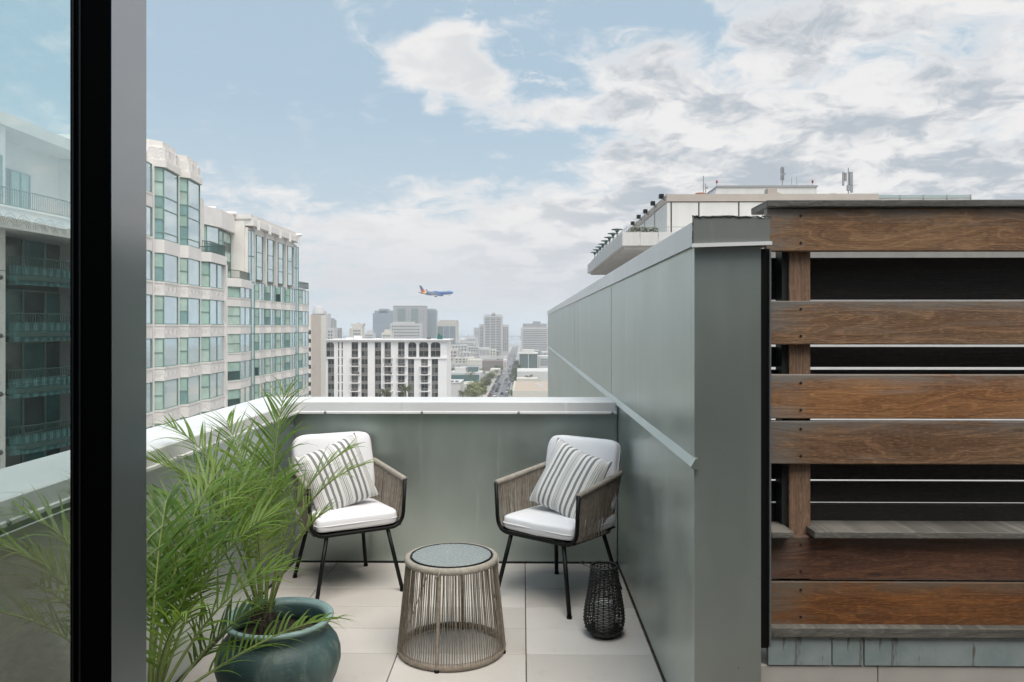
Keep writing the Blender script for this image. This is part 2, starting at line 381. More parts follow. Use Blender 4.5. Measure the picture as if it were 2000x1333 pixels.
# ---- left parapet
left = thing('parapet_wall', 'long left parapet with wide white coping behind the palm', 'wall', (BX0, 3.0, 0))
build(MB().box(BX0 - 0.26, BX0, 1.1, BY1 + 0.26, 0.012, ZC - 0.014), 'wall_panel', PAINT, left)
build(MB().box(BX0 - 0.1, BX0 + 0.006, 1.1, BY1, 0.001, 0.0115), 'base_strip', BASEB, left)
for a, b in ((1.1, 2.315), (2.32, 3.83), (3.835, BY1 + 0.30)):
    m = coping_y(a, b, BX0 + 0.03, BX0 - 0.30, ZC)
    build(m, 'coping', COPE, left)
for y in (1.7, 2.24, 2.42, 3.05, 3.74, 3.92, 4.6):
    m = MB(); m.lathe([(0.009, -0.004), (0.009, 0.002), (0.006, 0.005), (0.0, 0.006)], 10)
    o = build(m, 'screw', SCREW, left, smooth=True, local=True); o.location = Vector((BX0 + 0.037, y, ZC - 0.073)) - left.location; o.rotation_euler = (0, R(90), 0)
# ---- tall wall on the right
WT, WY0, WY1, WX1 = 1.90, 2.86, 19.6, 0.637 + 0.246
tall = thing('partition_wall', 'tall grey green metal panel wall running away along the right side', 'wall', (0.76, WY0, 0))
js = [WY0 + 0.048, 5.53, 8.80, 9.48, WY1]
for i, (a, b) in enumerate(zip(js, js[1:])):
    e = 0.009
    build(MB().box(BX1, WX1, a + (e if i else 0), b - e, 1.105, WT), 'upper_panel', PAINT, tall)
    lo = 0.012 if b < 6 else -1.2
    build(MB().box(BX1 + 0.004, WX1, a + (e if i else 0), b - e, lo, 1.075), 'lower_panel', PAINT, tall)
build(MB().box(BX1 + 0.02, WX1 - 0.004, WY0 + 0.05, WY1 - 0.01, -1.2, WT + 0.02), 'wall_core', BASEB, tall)
build(MB().box(BX1 + 0.0, WX1, WY0, WY0 + 0.046, 0.012, WT), 'end_panel', PAINT, tall)
prof = [(BX1 + 0.01, 1.075), (BX1 - 0.006, 1.072), (BX1 - 0.018, 1.078), (BX1 - 0.018, 1.083), (BX1 - 0.001, 1.113), (BX1 + 0.01, 1.112)]
build(MB().extr(prof, 1, WY0 - 0.024, WY1), 'ledge_trim', COPE if False else PAINT, tall)
for i, (a, b) in enumerate(((WY0 - 0.02, 5.17), (5.173, 15.3), (15.303, WY1 + 0.02))):
    zt = WT + 0.105
    prof = [(BX1 - 0.012, WT - 0.004), (BX1 - 0.012, zt - 0.02), (BX1 + 0.02, zt), (WX1 - 0.02, zt), (WX1 + 0.02, zt - 0.02), (WX1 + 0.02, WT - 0.004), (WX1 - 0.004, WT + 0.01), (BX1 + 0.01, WT + 0.012)]
    build(MB().extr(prof[::-1], 1, a, b), 'coping', COPE, tall)
# folded end cap of the coping and its drip
capp = [(BX1 - 0.014, WT - 0.001), (BX1 - 0.008, WT + 0.104), (BX1 + 0.12, WT + 0.109), (WX1 + 0.026, WT + 0.097), (WX1 + 0.024, WT + 0.008)]
build(MB().extr(capp, 1, WY0 - 0.026, WY0 - 0.0205), 'coping_end_cap', FASC, tall)
build(MB().extr([(BX1 - 0.016, WT - 0.010), (BX1 - 0.016, WT + 0.004), (WX1 + 0.03, WT + 0.012), (WX1 + 0.03, WT - 0.001)], 1, WY0 - 0.036, WY0 - 0.0265), 'drip_edge', COPE, tall)
# sealant smears round the cap
rnd = random.Random(5)
m = MB()
seal = mat('dark_sealant', (0.055, 0.058, 0.05), 0.7)
for k in range(26):
    x = BX1 - 0.012 + (WX1 - BX1 + 0.03) * k / 25
    m.tube([(x, WY0 - 0.0275, WT + 0.103 + rnd.uniform(-.003, .003)), (x + 0.011, WY0 - 0.0275, WT + 0.103 + rnd.uniform(-.003, .003))], rnd.uniform(0.0015, 0.0035), 5)
for k in range(14):
    z = WT + 0.006 + 0.095 * k / 13
    m.tube([(BX1 - 0.012 + rnd.uniform(-.002, .002), WY0 - 0.0275, z), (BX1 - 0.012, WY0 - 0.0275, z + 0.008)], rnd.uniform(0.0012, 0.003), 5)
stuff(build(m, 'sealant_bead', seal, tall))
# black channel between wall and timber screen
ch = thing('metal_channel', 'slim black metal channel upright between grey wall and timber screen', 'channel', (WX1 + 0.02, WY0 + 0.02, 0.45))
zb = Zat(1262, 2.87); zt = Zat(486, 2.87)
build(MB().box(WX1 + 0.001, WX1 + 0.030, WY0 + 0.004, WY0 + 0.05, zb, WT - 0.012), 'channel_web', BLACK, ch)
build(MB().box(WX1 + 0.0305, WX1 + 0.036, WY0 - 0.006, WY0 + 0.06, zb + 0.008, WT - 0.012), 'channel_flange', mat('grey_channel_edge', (0.2, 0.2, 0.2), 0.4, 0.4), ch)
# ================================================================== timber screen
YS = 2.915
SX0 = Xat(1497, YS); SX1 = 2.75
scr = thing('timber_screen', 'weathered brown timber slat screen on a galvanised curb at right', 'screen', (1.8, YS, 0.3))
def plank(name, m, x0, x1, y0, y1, z0, z1, bev=0.004):
    zc = (z0 + z1) / 2
    mb = MB().box(0, x1 - x0, 0, y1 - y0, z0 - zc, z1 - zc)
    o = build(mb, name, m, scr, local=True, bevel=bev); o.location = Vector((x0, y0, zc)) - scr.location
    return o
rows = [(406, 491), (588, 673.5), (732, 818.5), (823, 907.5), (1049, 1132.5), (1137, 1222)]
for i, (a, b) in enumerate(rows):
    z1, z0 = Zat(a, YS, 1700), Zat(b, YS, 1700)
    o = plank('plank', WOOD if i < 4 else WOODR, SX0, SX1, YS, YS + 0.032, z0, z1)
    sx = Xat(1564, YS) - SX0
    for dz in (-0.05, 0.052):
        for sx_ in (sx, sx + 1.22):
            mm = MB().lathe([(0.0052, 0.0), (0.0052, 0.002), (0.0, 0.0025)], 8)
            s = build(mm, 'screw', RUSTS, o, local=True); s.location = (sx_, -0.0005, dz); s.rotation_euler = (R(90), 0, 0)
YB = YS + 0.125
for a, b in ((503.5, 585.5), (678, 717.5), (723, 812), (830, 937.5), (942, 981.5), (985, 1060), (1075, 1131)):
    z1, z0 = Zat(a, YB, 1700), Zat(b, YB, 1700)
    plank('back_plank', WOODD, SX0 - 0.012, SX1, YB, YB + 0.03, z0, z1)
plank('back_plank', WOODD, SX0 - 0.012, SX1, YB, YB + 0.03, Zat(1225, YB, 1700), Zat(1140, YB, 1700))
# posts standing between the two slat layers
for px in (1541, None):
    x0 = Xat(1541, YS + 0.034) if px else Xat(1541, YS + 0.034) + 1.22
    x1 = x0 + Xat(1583, YS + 0.034) - Xat(1541, YS + 0.034)
    zlo, zhi = 0.42, Zat(408, YS, 1700)
    mb = MB().box(x0, x1, YS + 0.033, YS + 0.123, zlo, zhi)
    build(mb, 'post', WOODV, scr, bevel=0.003)
    build(MB().box(x0 - 0.022, x0 - 0.001, YS + 0.05, YS + 0.123, zlo, zhi), 'post_plate', mat('dark_steel_plate', (0.05, 0.058, 0.056), 0.45, 0.5), scr)
# cap rail, shelf boards, sill
z1, z0 = Zat(390.5, YS - 0.02, 1700), Zat(404.5, YS - 0.02, 1700)
plank('cap_rail', WOODG, SX0 - 0.004, SX1 + 0.02, YS - 0.02, YB + 0.06, z0, z1, 0.004)
zs = Zat(1053, YS - 0.05, 1700)
xs0, xs1 = Xat(1550, YS - 0.05), Xat(1580, YS - 0.05)
plank('shelf_board', WOODG, SX0 + 0.002, xs0, YS - 0.05, YS + 0.10, zs, zs + 0.026)
plank('shelf_board', WOODG, xs1 + 0.02, SX1, YS - 0.05, YS + 0.12, zs, zs + 0.026)
zsl = Zat(1247, YS - 0.035, 1700)
plank('sill_board', WOODG, SX0 + 0.004, SX1, YS - 0.035, YS + 0.14, zsl, zsl + 0.038)
zf0, zf1 = Zat(1301, YS - 0.02, 1700), zsl - 0.002
fj = [SX0, Xat(1622, YS), Xat(1684, YS), SX1]
for a, b in zip(fj, fj[1:]):
    o = build(MB().box(0, b - a - 0.004, 0, 0.02, 0, zf1 - zf0), 'flashing', ZINC, scr, local=True, bevel=0.002); o.location = Vector((a, YS - 0.02, zf0)) - scr.location
cj = [WX1 + 0.004, Xat(1712, YS), SX1 + 0.3]
curb = thing('curb_wall', 'beige stone clad curb under the timber screen', 'curb', (1.8, YS, 0))
for a, b in zip(cj, cj[1:]):
    build(MB().box(a, b - 0.003, YS - 0.014, YS + 0.2, 0.0, zf0 - 0.003), 'stone_panel', STUC, curb, bevel=0.002)
# ================================================================== unseen terrace walls with an added shade roof, and the sliding door
room = thing('unseen_terrace_wall', 'unseen dark terrace wall and added shade roof behind the open sliding door', 'wall', (0, -2.0, 0))
build(MB().box(-4.2, -4.0, -5, 1.04, 0, 2.45), 'wall', ROOMW, room)
build(MB().box(3.4, 3.6, -5, 1.04, 0, 2.45), 'wall', ROOMW, room)
build(MB().box(-4.2, 3.6, -5.2, -5.0, 0, 2.5), 'wall', ROOMW, room)
build(MB().box(-4.2, -1.625, 1.0, 1.1, 0, 2.5), 'wall', ROOMW, room)
build(MB().box(-0.72, 3.6, -5.0, 0.6, 2.62, 2.85), 'added_shade_canopy', ROOMW, room)  # unseen roof slab, added to shade the timber screen and wall end
build(MB().box(-0.72, -0.60, -5.0, -4.85, 0, 2.618), 'added_canopy_post', ROOMW, room)  # unseen support for the added roof slab
door = thing('sliding_door', 'black framed sliding glass door panel standing open at the left edge', 'door', (-1.1, 1.0, 0))
DX, DY0, DY1 = -0.5177, 0.96, 1.051
DOORM = mat('black_anodised_aluminium', (0.35, 0.36, 0.365), 0.2, 1.0, 1.9)
DOORB = mat('black_door_paint', (0.0025, 0.0025, 0.0025), 0.6, 0.0, 1.12)
build(MB().box(DX - 0.0525, DX - 0.001, DY0, DY0 + 0.0225, 0.012, 2.5), 'stile', DOORB, door)
build(MB().box(DX - 0.0008, DX, DY0 + 0.0005, DY0 + 0.0225, 0.012, 2.5), 'edge_trim', DOORM, door)
build(MB().box(DX - 0.0525, DX - 0.0025, DY0 + 0.0226, DY1, 0.012, 2.5), 'stile', DOORB, door)
build(MB().box(DX - 0.0023, DX - 0.0008, DY0 + 0.0232, DY1, 0.012, 2.5), 'edge_trim', DOORM, door)
GASK = mat('rubber_gasket', (0.008, 0.008, 0.008), 0.5)
for gx in (0.0385, 0.0475): build(MB().box(DX - gx - 0.0022, DX - gx, DY0 - 0.0018, DY0 - 0.0002, 0.012, 2.5), 'gasket', GASK, door)
build(MB().box(-1.62, DX - 0.053, DY0 + 0.005, DY1 - 0.005, 2.42, 2.5), 'top_rail', DOORB, door)
build(MB().box(-1.62, DX - 0.053, DY0 + 0.005, DY1 - 0.005, 0.012, 0.10), 'bottom_rail', DOORB, door)
def _glass(n, b, tc):
    nt = n.nt; out = nt.nodes['Material Output']
    tr = n.new('ShaderNodeBsdfTransparent'); tr.inputs[0].default_value = (0.91, 0.97, 0.96, 1)
    gl = n.new('ShaderNodeBsdfGlossy'); gl.inputs['Roughness'].default_value = 0.0; gl.inputs[0].default_value = (0.95, 1, 0.98, 1)
    fr = n.new('ShaderNodeValue'); fr.outputs[0].default_value = 0.26                 # solar control coating on both faces
    mx = n.new('ShaderNodeMixShader'); nt.links.new(fr.outputs[0], mx.inputs[0]); nt.links.new(tr.outputs[0], mx.inputs[1]); nt.links.new(gl.outputs[0], mx.inputs[2])
    nt.links.new(mx.outputs[0], out.inputs[0])
DGLASS = mat('door_glass', (1, 1, 1), build=_glass)
build(MB().box(-1.62, DX - 0.053, 1.0, 1.008, 0.1, 2.42), 'glass_pane', DGLASS, door)
# ================================================================== furniture and pots
def _rope(c1, c2):
    def f(n, b, tc):
        a = n.noise(tc, 40, 3, 0.6)
        n.put(b.inputs['Base Color'], n.mix(n.step(a, 0.3, 0.7), c1, c2)); b.inputs['Roughness'].default_value = 0.75
    return f
ROPE = mat('taupe_rope', (1, 1, 1), build=_rope((0.24, 0.20, 0.16), (0.34, 0.29, 0.235)))
ROPEP = mat('pale_rope_wrap', (1, 1, 1), build=_rope((0.32, 0.285, 0.235), (0.42, 0.38, 0.32)))
def _fabric(c):
    def f(n, b, tc):
        w = n.noise(n.scale(tc, (300, 300, 300)), 1, 2, 0.5); l = n.noise(tc, 5, 3, 0.5)
        n.put(b.inputs['Base Color'], n.mix(n.step(w, 0.3, 0.7), tuple(q * 0.93 for q in c), c)); b.inputs['Roughness'].default_value = 0.9
        b.inputs['Sheen Weight'].default_value = 0.15
        bn = n.new('ShaderNodeBump'); bn.inputs['Strength'].default_value = 0.25; bn.inputs['Distance'].default_value = 0.012
        n.put(bn.inputs['Height'], n.math('MULTIPLY_ADD', w, 0.05, l)); n.put(b.inputs['Normal'], bn.outputs[0])
    return f
CUSH = mat('white_cushion_fabric', (1, 1, 1), build=_fabric((0.88, 0.87, 0.88)))
def _stripe(n, b, tc):
    x, y, z = n.sep(tc)
    wv = n.math('MULTIPLY_ADD', n.math('SUBTRACT', n.noise(tc, 7, 2, 0.5), 0.5), 0.012, x)
    u = n.math('MULTIPLY', n.math('ABSOLUTE', wv), 1 / 0.225)
    cream, ink, thin = (0.80, 0.785, 0.75), (0.17, 0.17, 0.172), (0.24, 0.24, 0.24)
    st = [(0.0, thin), (0.012, cream), (0.04, thin), (0.058, cream), (0.085, thin), (0.10, cream),
          (0.19, ink), (0.265, cream), (0.36, ink), (0.435, cream), (0.53, ink), (0.605, cream),
          (0.70, thin), (0.716, cream), (0.745, thin), (0.761, cream), (0.79, thin), (0.806, cream), (0.835, thin), (0.851, cream), (0.93, ink), (0.985, cream)]
    c = n.ramp(u, st, 'CONSTANT')
    w = n.noise(n.scale(tc, (420, 420, 420)), 1, 2, 0.5)
    n.put(b.inputs['Base Color'], n.mix(n.step(w, 0.3, 0.7, 0.0, 0.22), c, (0.75, 0.74, 0.72))); b.inputs['Roughness'].default_value = 0.9
    bn = n.new('ShaderNodeBump'); bn.inputs['Strength'].default_value = 0.3; bn.inputs['Distance'].default_value = 0.004
    n.put(bn.inputs['Height'], n.math('MULTIPLY_ADD', n.noise(tc, 9, 3, 0.5), 2.0, w)); n.put(b.inputs['Normal'], bn.outputs[0])
STRIPE = mat('striped_pillow_linen', (1, 1, 1), build=_stripe)
def superbox(sx, sy, sz, ez, ex, nu=48, nv=24, sag=None):
    """puffed cushion: superellipsoid, sx/sy/sz half sizes"""
    m = MB()
    sp = lambda w, e: math.copysign(abs(w) ** e, w)
    for j in range(nv + 1):
        ph = -math.pi / 2 + math.pi * j / nv
        for i in range(nu):
            th = 2 * math.pi * i / nu
            x = sx * sp(math.cos(ph), ez) * sp(math.cos(th), ex); y = sy * sp(math.cos(ph), ez) * sp(math.sin(th), ex); z = sz * sp(math.sin(ph), ez)
            if sag: x, y, z = sag(x, y, z)
            m.v.append((x, y, z))
    for j in range(nv):
        for i in range(nu):
            a = j * nu + i; b = j * nu + (i + 1) % nu
            m.f.append((a, b, b + nu, a + nu)); m.m.append(0)
    return m
def arc(c, r, a0, a1, n, plane='xz'):
    out = []
    for k in range(n + 1):
        a = a0 + (a1 - a0) * k / n
        p, q = c[0] + r * math.cos(a), c[1] + r * math.sin(a)
        out.append((p, q))
    return out
def resample(pts, n):
    pts = [Vector(p) for p in pts]; L = [0]
    for a, b in zip(pts, pts[1:]): L.append(L[-1] + (b - a).length)
    out = []; j = 0
    for k in range(n):
        d = L[-1] * k / (n - 1)
        while j < len(L) - 2 and L[j + 1] < d: j += 1
        t = (d - L[j]) / max(1e-9, L[j + 1] - L[j]); out.append(pts[j].lerp(pts[j + 1], min(1, t)))
    return out
def make_chair(label, loc, rz, seed):
    t = thing('armchair', label, 'chair', loc, rz, 'balcony armchairs'); rn = random.Random(seed)
    # front U frame
    yf = -0.275
    pts = [(-0.295, yf - 0.002, 0.668)] + [(-0.285, yf, 0.47)]
    pts += [(-0.205 + 0.078 * math.cos(a), yf, 0.462 + 0.078 * math.sin(a)) for a in [math.pi + R(90) * k / 8 for k in range(9)]]
    pts += [(0.205 + 0.078 * math.cos(a), yf, 0.462 + 0.078 * math.sin(a)) for a in [1.5 * math.pi + R(90) * k / 8 for k in range(9)]]
    pts += [(0.285, yf, 0.47), (0.295, yf - 0.002, 0.668)]
    build(MB().tube(pts, 0.0115, 10), 'front_frame', BLACK, t, smooth=True, local=True)
    # top rail and bottom rail (half loops open to the front)
    def loop(hw, hb, yb, rc, z0, z1):
        P = [(-hw, yf, z0), (-hb, yb - rc, z1)]
        P += [(-hb + rc - rc * math.cos(a), yb - rc + rc * math.sin(a), z1) for a in [R(90) * k / 8 for k in range(1, 9)]]
        P += [(-x, y, z) for x, y, z in P[::-1]]
        return P
    top = resample(loop(0.295, 0.272, 0.285, 0.10, 0.668, 0.715), 150)
    bot = resample(loop(0.262, 0.225, 0.215, 0.08, 0.398, 0.372), 150)
    # rope wrapped arm rail, ridged by the turns of the rope
    r_ = resample(loop(0.295, 0.272, 0.285, 0.10, 0.668, 0.715), 420)
    build(MB().tube(r_, [0.0155 + 0.0012 * (i % 2) for i in range(len(r_))], 8), 'arm_rail', ROPEP, t, smooth=True, local=True)
    build(MB().tube(bot, 0.010, 8), 'seat_rail', BLACK, t, smooth=True, local=True)
    m = MB()
    for i in range(2, 148):
        for side in (0, 1):
            a = top[i]; b = bot[min(149, max(0, i + rn.choice((-1, 0, 0, 1))))]
            o = Vector((0, 0, 0)); c = (a + b) / 2; c = Vector((c.x, c.y - 0.0, 0)); nrm = c.normalized() if c.length > 0 else Vector((0, 1, 0))
            d = nrm * (0.010 if side else -0.008)
            j = Vector((rn.uniform(-.0015, .0015), rn.uniform(-.0015, .0015), 0))
            if side and i % 2 and rn.random() < 0.25: continue
            m.tube([a + d * 0.6, (a + b) / 2 + d * 0.75 + j, b + d], 0.0031, 4, caps=False)
    stuff(build(m, 'rope_weave', ROPE, t, smooth=True, local=True))
    # seat support straps
    m = MB().box(-0.24, 0.24, -0.25, 0.205, 0.388, 0.397)
    build(m, 'seat_base', BLACK, t, local=True)
    for sx in (-1, 1):
        for (x0, y0, x1, y1) in ((0.185, -0.262, 0.262, -0.315), (0.17, 0.16, 0.235, 0.262)):
            o = build(MB().tube([(sx * x0, y0, 0.388), (sx * x1, y1, 0.012)], 0.0125, 10), 'leg', BLACK, t, smooth=True, local=True)
            build(MB().tube([(sx * x1, y1, 0.014), (sx * x1, y1, 0.0)], 0.015, 10), 'foot', BLACK, o, local=True)
    # cushions
    k1, k2, k3 = rn.uniform(0, 6), rn.uniform(0, 6), rn.uniform(0.6, 1.4)
    def sg(x, y, z): return (x + 0.004 * math.sin(y * 17 + k1), y + 0.004 * math.sin(x * 15 + k2), z + 0.004 * math.sin(x * 13 + k1) * math.sin(y * 11 + k2) + (0.010 * k3 * math.cos(min(1, abs(x) / .27) * 1.5) * math.cos(min(1, abs(y) / .27) * 1.5) if z > 0 else 0))
    s = build(superbox(0.252, 0.252, 0.043, 0.28, 0.16, 64, 20, sg), 'seat_cushion', CUSH, t, smooth=True, local=True)
    s.location = (0, -0.035, 0.441)
    m = MB().tube([(0.252 * math.copysign(abs(math.cos(a)) ** 0.16, math.cos(a)), 0.252 * math.copysign(abs(math.sin(a)) ** 0.16, math.sin(a)), 0.0) for a in [2 * math.pi * k / 96 for k in range(96)]], 0.0035, 5, True)
    build(m, 'piping', CUSH, s, smooth=True, local=True)
    bk = build(superbox(0.258, 0.225, 0.052, 0.42, 0.28, 64, 20, lambda x, y, z: (x + 0.005 * math.sin(y * 14 + k2), y + 0.005 * math.sin(x * 12 + k1), z + 0.006 * math.sin(x * 11 + k2) * math.sin(y * 12 + k1))), 'back_cushion', CUSH, t, smooth=True, local=True)
    bk.location = (0, 0.192, 0.685); bk.rotation_euler = (R(90 - 14), 0, 0)
    m = MB().tube([(0.258 * math.copysign(abs(math.cos(a)) ** 0.28, math.cos(a)), 0.225 * math.copysign(abs(math.sin(a)) ** 0.28, math.sin(a)), 0.0) for a in [2 * math.pi * k / 96 for k in range(96)]], 0.0035, 5, True)
    build(m, 'piping', CUSH, bk, smooth=True, local=True)
    return t
chL = make_chair('white cushioned rope armchair half hidden behind the potted palm', (-1.115, 4.77, 0), R(31), 1)
chR = make_chair('white cushioned rope armchair in the corner beside the tall grey wall', (0.243, 4.62, 0), R(-38), 2)
def make_pillow(label, chair, off, rot, seed):
    rn = random.Random(seed); n = 28; h = 0.225; m = MB(); ph = [rn.uniform(0, 6) for _ in range(6)]
    def pt(i, j, s):
        u = -1 + 2 * i / n; v = -1 + 2 * j / n
        x = u * h * (1 - 0.085 * (1 - v * v) * abs(u) ** 3 * 1.0); z = v * h * (1 - 0.085 * (1 - u * u) * abs(v) ** 3)
        th = 0.088 * max(0, (1 - abs(u) ** 2.6)) ** 0.55 * max(0, (1 - abs(v) ** 2.6)) ** 0.55
        th += 0.007 * math.sin(u * 7 + ph[0] + v * 3) * (abs(u) * abs(v)) * (1 - abs(u)) * 3
        return (x, s * th + 0.012 * math.sin(v * 2 + ph[1]) + 0.008 * math.sin(u * 2.5 + ph[2]), z)
    for s in (-1, 1):
        b = len(m.v)
        for j in range(n + 1):
            for i in range(n + 1): m.v.append(pt(i, j, s))
        for j in range(n):
            for i in range(n):
                q = (b + j * (n + 1) + i, b + j * (n + 1) + i + 1, b + (j + 1) * (n + 1) + i + 1, b + (j + 1) * (n + 1) + i)
                m.f.append(q if s < 0 else q[::-1]); m.m.append(0)
    o = tag(build(m, 'throw_pillow', STRIPE, None, smooth=True), label, 'pillow', 'striped throw pillows')
    M = chair.matrix_basis @ Matrix.Translation(off) @ Matrix.Rotation(rot[2], 4, 'Z') @ Matrix.Rotation(rot[0], 4, 'X') @ Matrix.Rotation(rot[1], 4, 'Y')
    o.matrix_world = M @ Matrix.Scale(0.94, 4)
    return o
make_pillow('grey striped throw pillow on the palm side chair', chL, (-0.045, -0.012, 0.672), (R(-20), R(-17), R(2)), 3)
make_pillow('grey striped throw pillow on the chair in the wall corner', chR, (0.045, 0.004, 0.672), (R(-21), R(16), R(4)), 4)
# ---- side table
TP = Vector((-0.352, 3.80, 0))
tb = thing('side_table', 'round taupe rope side table with pebbled glass top', 'table', TP)
HT = 0.47; rb, rt = 0.258, 0.218
def ring(r, z, n, rr, amp, flat=1.0):
    m = MB(); seg = 8; b = 0
    for i in range(n):
        a = 2 * math.pi * i / n; q = rr + amp * (i % 2)
        for k in range(seg):
            w = 2 * math.pi * k / seg
            m.v.append(((r + q * math.cos(w)) * math.cos(a), (r + q * math.cos(w)) * math.sin(a), z + q * flat * math.sin(w)))
    for i in range(n):
        for k in range(seg):
            j = (i + 1) % n; k2 = (k + 1) % seg
            m.f.append((i * seg + k, j * seg + k, j * seg + k2, i * seg + k2)); m.m.append(0)
    return m
build(ring(rt - 0.002, HT - 0.018, 520, 0.0165, 0.0011, 1.05), 'top_ring', ROPEP, tb, smooth=True, local=True)
build(ring(rb, 0.022, 420, 0.0095, 0.001, 1.7), 'bottom_ring', ROPE, tb, smooth=True, local=True)
rn = random.Random(11); m = MB(); ns = 132
for i in range(ns):
    for lay in (0,):
        a = 2 * math.pi * (i + 0.5 * lay) / ns + rn.uniform(-.006, .006); a2 = a + rn.uniform(-.028, .028)
        dr = -0.009 if lay else 0.008
        if lay and rn.random() < 0.35: continue
        am = (a + a2) / 2 + rn.uniform(-.012, .012); rm = (rb + rt) / 2
        m.tube([((rb + dr) * math.cos(a), (rb + dr) * math.sin(a), 0.02), ((rm + dr * .7) * math.cos(am), (rm + dr * .7) * math.sin(am), 0.24), ((rt + dr * .6) * math.cos(a2), (rt + dr * .6) * math.sin(a2), HT - 0.02)], 0.0021, 4, caps=False)
stuff(build(m, 'rope_strands', mat('dark_taupe_cord', (1, 1, 1), build=_rope((0.165, 0.135, 0.10), (0.25, 0.21, 0.165))), tb, smooth=True, local=True))
for a in (-100, -8, 82, 172):
    a = R(a); P = resample([((rb + 0.002) * math.cos(a), (rb + 0.002) * math.sin(a), 0.012), ((rt + 0.0) * math.cos(a), rt * math.sin(a), HT - 0.02)], 140)
    build(MB().tube(P, [0.0088 + 0.001 * (i % 2) for i in range(140)], 8), 'post', ROPE, tb, smooth=True, local=True)
    build(MB().lathe([(0.012, 0.0), (0.012, 0.012), (0.008, 0.016)], 10, ((rb + 0.002) * math.cos(a), (rb + 0.002) * math.sin(a), 0), True, True), 'foot', BLACK, tb, local=True)
    k = [((rt + 0.016) * math.cos(a + d), (rt + 0.016) * math.sin(a + d), z) for d, z in ((-0.05, HT - 0.045), (0.0, HT - 0.03), (0.045, HT - 0.004))]
    build(MB().tube(k, 0.0035, 6), 'rope_knot', ROPEP, tb, smooth=True, local=True)
build(ring(rt - 0.019, HT - 0.003, 120, 0.006, 0.0, 0.9), 'glass_rim', BLACK, tb, smooth=True, local=True)
def _pebble(n, b, tc):
    b.inputs['Base Color'].default_value = (0.72, 0.80, 0.78, 1); b.inputs['Roughness'].default_value = 0.12
    b.inputs['Transmission Weight'].default_value = 0.55; b.inputs['IOR'].default_value = 1.5
    v = n.new('ShaderNodeTexVoronoi'); v.inputs['Scale'].default_value = 95; n.nt.links.new(tc, v.inputs['Vector'])
    bn = n.new('ShaderNodeBump'); bn.inputs['Strength'].default_value = 0.5; bn.inputs['Distance'].default_value = 0.008
    n.put(bn.inputs['Height'], n.math('ADD', v.outputs[0], n.noise(tc, 60, 3, 0.6))); n.put(b.inputs['Normal'], bn.outputs[0])
build(MB().lathe([(0.0, HT - 0.007), (rt - 0.022, HT - 0.007), (rt - 0.022, HT - 0.001), (0.0, HT - 0.001)], 64, capb=False), 'glass_top', mat('pebbled_glass', (1, 1, 1), build=_pebble), tb, local=True)
# ---- lantern and candle
LP = onfloor(1180, 1241); LP.x = min(LP.x, 0.50)
lt = thing('lantern', 'tall black woven wicker lantern on the floor near the grey wall', 'lantern', LP)
prof = [(0.055, 0.0), (0.075, 0.012), (0.096, 0.045), (0.1045, 0.085), (0.102, 0.13), (0.094, 0.18), (0.084, 0.235), (0.0745, 0.30), (0.069, 0.352), (0.067, 0.362)]
def prad(z):
    for (r0, z0), (r1, z1) in zip(prof, prof[1:]):
        if z <= z1: return r0 + (r1 - r0) * (z - z0) / (z1 - z0)
    return prof[-1][0]
WICK = mat('black_wicker', (0.016, 0.014, 0.013), 0.42, var=0.3, vscale=30)
m = MB(); NV = 22; nr = 38
for i in range(nr):
    z = 0.036 + (0.352 - 0.036) * i / (nr - 1); r = prad(z)
    pts = []
    for k in range(NV * 4):
        a = 2 * math.pi * k / (NV * 4); off = 0.0036 * math.cos(a * NV / 2 + (math.pi if i % 2 else 0))
        pts.append(((r + off) * math.cos(a), (r + off) * math.sin(a), z + 0.0008 * math.sin(a * 5 + i)))
    m.tube(pts, 0.0026, 4, True)
stuff(build(m, 'wicker_weave', WICK, lt, smooth=True, local=True))
m = MB()
for k in range(NV):
    a = 2 * math.pi * k / NV
    m.tube([(prad(z) * math.cos(a), prad(z) * math.sin(a), z) for z in [0.006 + 0.352 * q / 14 for q in range(15)]], 0.0027, 5)
stuff(build(m, 'upright_canes', WICK, lt, smooth=True, local=True))
build(MB().lathe([(0.052, 0.0), (0.074, 0.012), (0.092, 0.038), (0.088, 0.04), (0.0, 0.02)], 36), 'base', WICK, lt, smooth=True, local=True)
build(ring(0.068, 0.360, 60, 0.005, 0.0008), 'rim', WICK, lt, smooth=True, local=True)
hd = [(-0.070, -0.02, 0.360), (-0.10, -0.02, 0.368), (-0.125, 0.0, 0.376), (-0.112, 0.03, 0.374), (-0.068, 0.025, 0.361)]
build(MB().tube(resample(hd, 20), 0.0022, 5), 'wire_handle', WICK, lt, smooth=True, local=True)
cn = thing('candle', 'white pillar candle standing inside the black wicker lantern', 'candle', LP + Vector((0, 0, 0.026)))
build(MB().lathe([(0.046, 0.0), (0.048, 0.004), (0.048, 0.145), (0.045, 0.150), (0.02, 0.146), (0.0, 0.145)], 32), 'wax_body', mat('white_wax', (0.82, 0.81, 0.78), 0.5), cn, smooth=True, local=True)
build(MB().tube([(0, 0, 0.143), (0.001, 0, 0.158)], 0.0015, 5), 'wick', BLACK, cn, local=True)
